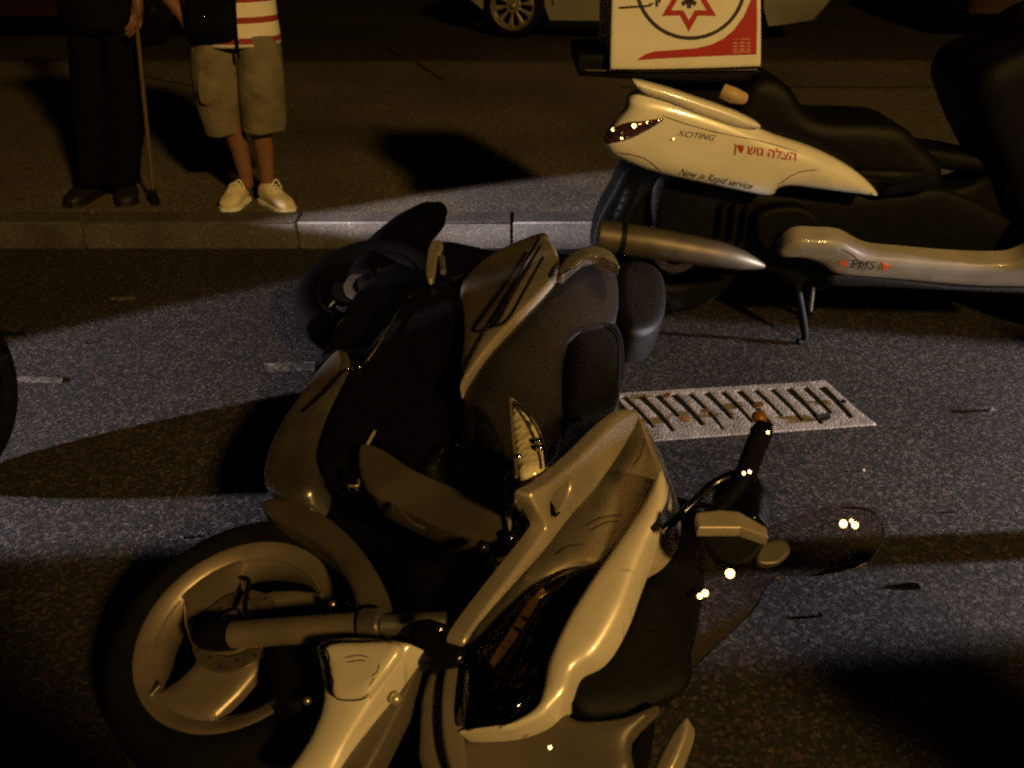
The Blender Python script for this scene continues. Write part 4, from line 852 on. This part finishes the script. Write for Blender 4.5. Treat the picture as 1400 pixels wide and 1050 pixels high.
# ================================================================== CAR behind
YC = 9.75
cw0 = Q(703, 20, YC); GL = .10
CR_ = thing('parked_car', V((cw0.x, YC, GL)), 'silver hatchback car parked side on across the lot behind the medical scooter', 'car')
sc_ = 1.0
wx0 = cw0.x; wx1 = wx0 + 2.56 * .80; rz = GL + .315
for wx in (wx0, wx1):
    wheel(CR_, (wx, YC + .02, rz), (0, -1, 0), .315, .20, .235, 10, rot=9, disc=False, name='wheel')
    wheel(CR_, (wx, YC + 1.58, rz), (0, 1, 0), .315, .20, .235, 10, rot=9, disc=False, name='wheel')
def carx(u): return wx0 + (u * .80 if u < 2.56 else 2.048 + (u - 2.56) * 1.25)
side = [(-.62, .36), (-.70, .55), (-.66, .72), (-.45, .80), (.1, .90), (.45, .95), (1.05, 1.38), (1.5, 1.46), (2.3, 1.44), (2.95, 1.28), (3.35, .98), (3.46, .72), (3.44, .50), (3.30, .24), (3.10, .19)]
def arch(cx): return [(cx + .37 * math.cos(R_(t)), .315 + .37 * math.sin(R_(t))) for t in range(0, 181, 15)]
poly = side + [(2.98, .17)] + [p for p in arch(2.56)][0:] + [(2.1, .14), (.46, .14)] + [p for p in arch(0)] + [(-.45, .26)]
secs = [0, .03, .12, .8, 1.48, 1.57, 1.60]; ins = [.05, .015, 0, 0, 0, .015, .05]
vs, fs = [], []; K = len(poly); cxm, czm = 1.35, .7
for s_, iN in zip(secs, ins):
    for (u, z) in poly:
        tum = max(0, z - .92) * .34 * (1 if s_ < .8 else -1) * (0 if s_ == .8 else 1)
        uu = u + (cxm - u) * iN * .4; zz_ = z + (czm - z) * iN * .25
        vs.append(V((carx(uu), YC + s_ + tum, GL + zz_)))
for i in range(len(secs) - 1):
    for k in range(K): fs.append([i*K+k, i*K+(k+1) % K, (i+1)*K+(k+1) % K, (i+1)*K+k])
from mathutils.geometry import tessellate_polygon
tri = tessellate_polygon([[V((u, z, 0)) for u, z in poly]])
fs += [[a, b, c] for a, b, c in tri] + [[a + (len(secs)-1)*K, b + (len(secs)-1)*K, c + (len(secs)-1)*K] for a, b, c in tri]
cb = mk('body', vs, fs, M['carpaint'], CR_)
def cpan(name, pts, m, par, dy=-.02, th=.03, bul=.004): 
    vs_, fs_ = pillow2d(cr([V((u, z)) for u, z in pts], 3, True), [], bul, .02, th)
    return mk(name, [V((carx(x), YC + dy + max(0, z_ - .92) * .34 - zz2, GL + z_)) for x, z_, zz2 in vs_], fs_, m, par)
cpan('window', [(.62, .97), (1.12, 1.33), (1.55, 1.38), (1.55, .98)], M['carglass'], CR_, .02)
cpan('window', [(1.62, .98), (1.62, 1.38), (2.3, 1.36), (2.9, 1.2), (2.9, 1.0)], M['carglass'], CR_, .02)
cpan('side_skirt', [(.44, .13), (.45, .18), (2.11, .18), (2.12, .13), (2.1, .10), (.46, .10)], M['black'], CR_, .0)
for u in (.5, 1.58, 2.35):
    tube('door_seam', [V((carx(u), YC - .012, GL + .32)), V((carx(u - .02), YC - .012, GL + .6)), V((carx(u), YC - .012, GL + .92))], .006, M['pit'], CR_, 6)
for u in (1.35, 2.1): boxm('door_handle', (carx(u), YC - .02, GL + .82), (.16, .03, .03), M['carpaint'], CR_, .01)
cpan('headlight', [(-.66, .60), (-.62, .72), (-.35, .78), (-.30, .70)], M['lens'], CR_, .02)
cpan('tail_light', [(3.15, .80), (3.36, .86), (3.42, .72), (3.2, .66)], M['redlens'], CR_, .02)
boxm('number_plate', (carx(-.70), YC + .8, GL + .45), (.02, .5, .11), M['amber'], CR_, .004)
CR_.rotation_euler = (0, 0, R_(-11))
# dark wall across the far side
wl = boxm('boundary_wall', (0, 16, 1.2), (60, .4, 2.4), M['hedge'], None, .02, base=(0, 16, 0)); tag(wl, 'long dark boundary wall behind the parked cars at the back', 'wall')
YD = 10.0
def darkcar(x, label, rot, L=4.3):
    t = thing('parked_car', V((x, YD, GL)), label, 'car', None)
    def T(u, v, z): return V((x + u * math.cos(rot) - v * math.sin(rot), YD + u * math.sin(rot) + v * math.cos(rot), GL + z))
    pr = [(-2.1, .28), (-2.15, .6), (-1.9, .82), (-1.0, .93), (-.4, 1.38), (.8, 1.42), (1.6, .98), (2.1, .88), (2.15, .5), (2.05, .26)]
    vs, fs = [], []; K = len(pr)
    for v in (-.82, -.78, 0, .78, .82):
        k_ = .97 if abs(v) == .82 else 1
        for u, z in pr: vs.append(T(u * k_, v * (1 - max(0, z - .9) * .3), .6 + (z - .6) * k_))
    for i in range(4):
        for k in range(K): fs.append([i*K+k, i*K+(k+1) % K, (i+1)*K+(k+1) % K, (i+1)*K+k])
    fs += [list(range(K)), [4*K+k for k in range(K)]]
    mk('body', vs, fs, M['carred'], t)
    ax_ = V((math.sin(rot), -math.cos(rot), 0))
    for u in (-1.3, 1.3):
        for v in (-.76, .76): wheel(t, T(u, v, .30), ax_ * (1 if v < 0 else -1), .30, .2, .21, 10, disc=False, rim_m=M['black'])
    for v in (-.79, .79):
        q = [(-.95, .95), (-.42, 1.30), (.75, 1.34), (1.4, 1.0)]
        mk('window', [T(u, (v * 1.012) * (1 - (z - .9) * .3), z) for u, z in q] + [T(u, (v * .98) * (1 - (z - .9) * .3), z) for u, z in q], [[0, 1, 2, 3], [7, 6, 5, 4], [0, 1, 5, 4], [1, 2, 6, 5], [2, 3, 7, 6], [3, 0, 4, 7]], M['carglass'], t, False)
    return t
darkcar(-4.9, 'dark car parked in shadow at the upper left behind the pedestrians', .02)
darkcar(6.6, 'dark car parked in shadow at the upper right corner', -.05)
# ================================================================== scooter wheel at the left edge
LW = thing('parked_scooter', V((-1.85, 2.25, 0)), 'front wheel and fork of a dark scooter at the extreme left edge', 'scooter')
wheel(LW, (-1.585, 2.10, .285), (.985, -.12, .10), .285, .12, .19, 3, rim_m=M['black'], name='front_wheel')
tube('fork_leg', [(-1.49, 2.02, .29), (-1.66, 2.35, .85)], .022, M['black'], LW, 12)
tube('fork_leg', [(-1.69, 2.02, .29), (-1.80, 2.35, .85)], .022, M['black'], LW, 12)
tube('front_fender', [(-1.595, 1.80, .52), (-1.605, 2.0, .60), (-1.615, 2.25, .55), (-1.625, 2.34, .38)], [.05, .075, .075, .05], M['black'], LW, 14, flat=.35)
# unseen post added off to the right so its shadow crosses the road
tube('brake_lever', [P(-6, 452, .50), P(12, 456, .50), P(32, 455, .50)], .006, M['black'], LW, 8)
boxm('front_apron', (-2.45, 2.95, .72), (.42, .18, .6), M['black'], LW, .08)
boxm('floorboard', (-2.6, 3.4, .12), (.36, .5, .12), M['black'], LW, .05)
boxm('seat', (-3.4, 3.75, .62), (.30, .5, .2), M['seat'], LW, .05)

BO = thing('shadow_post', V((2.3, 1.86, 0)), 'unseen slim dark post added beyond the right edge to cast a shadow band', 'shadow_post')  # added out of view, only its shadow band shows
lathe('post', [(.001, 0), (.045, 0), (.045, .72), (.040, .78), (.020, .80), (.001, .80)], V((2.3, 1.86, 0)), (0, 0, 1), M['black'], BO, 28)
lathe('base_ring', [(.046, 0), (.075, 0), (.072, .02), (.046, .03)], V((2.3, 1.86, 0)), (0, 0, 1), M['steel'], BO, 28)
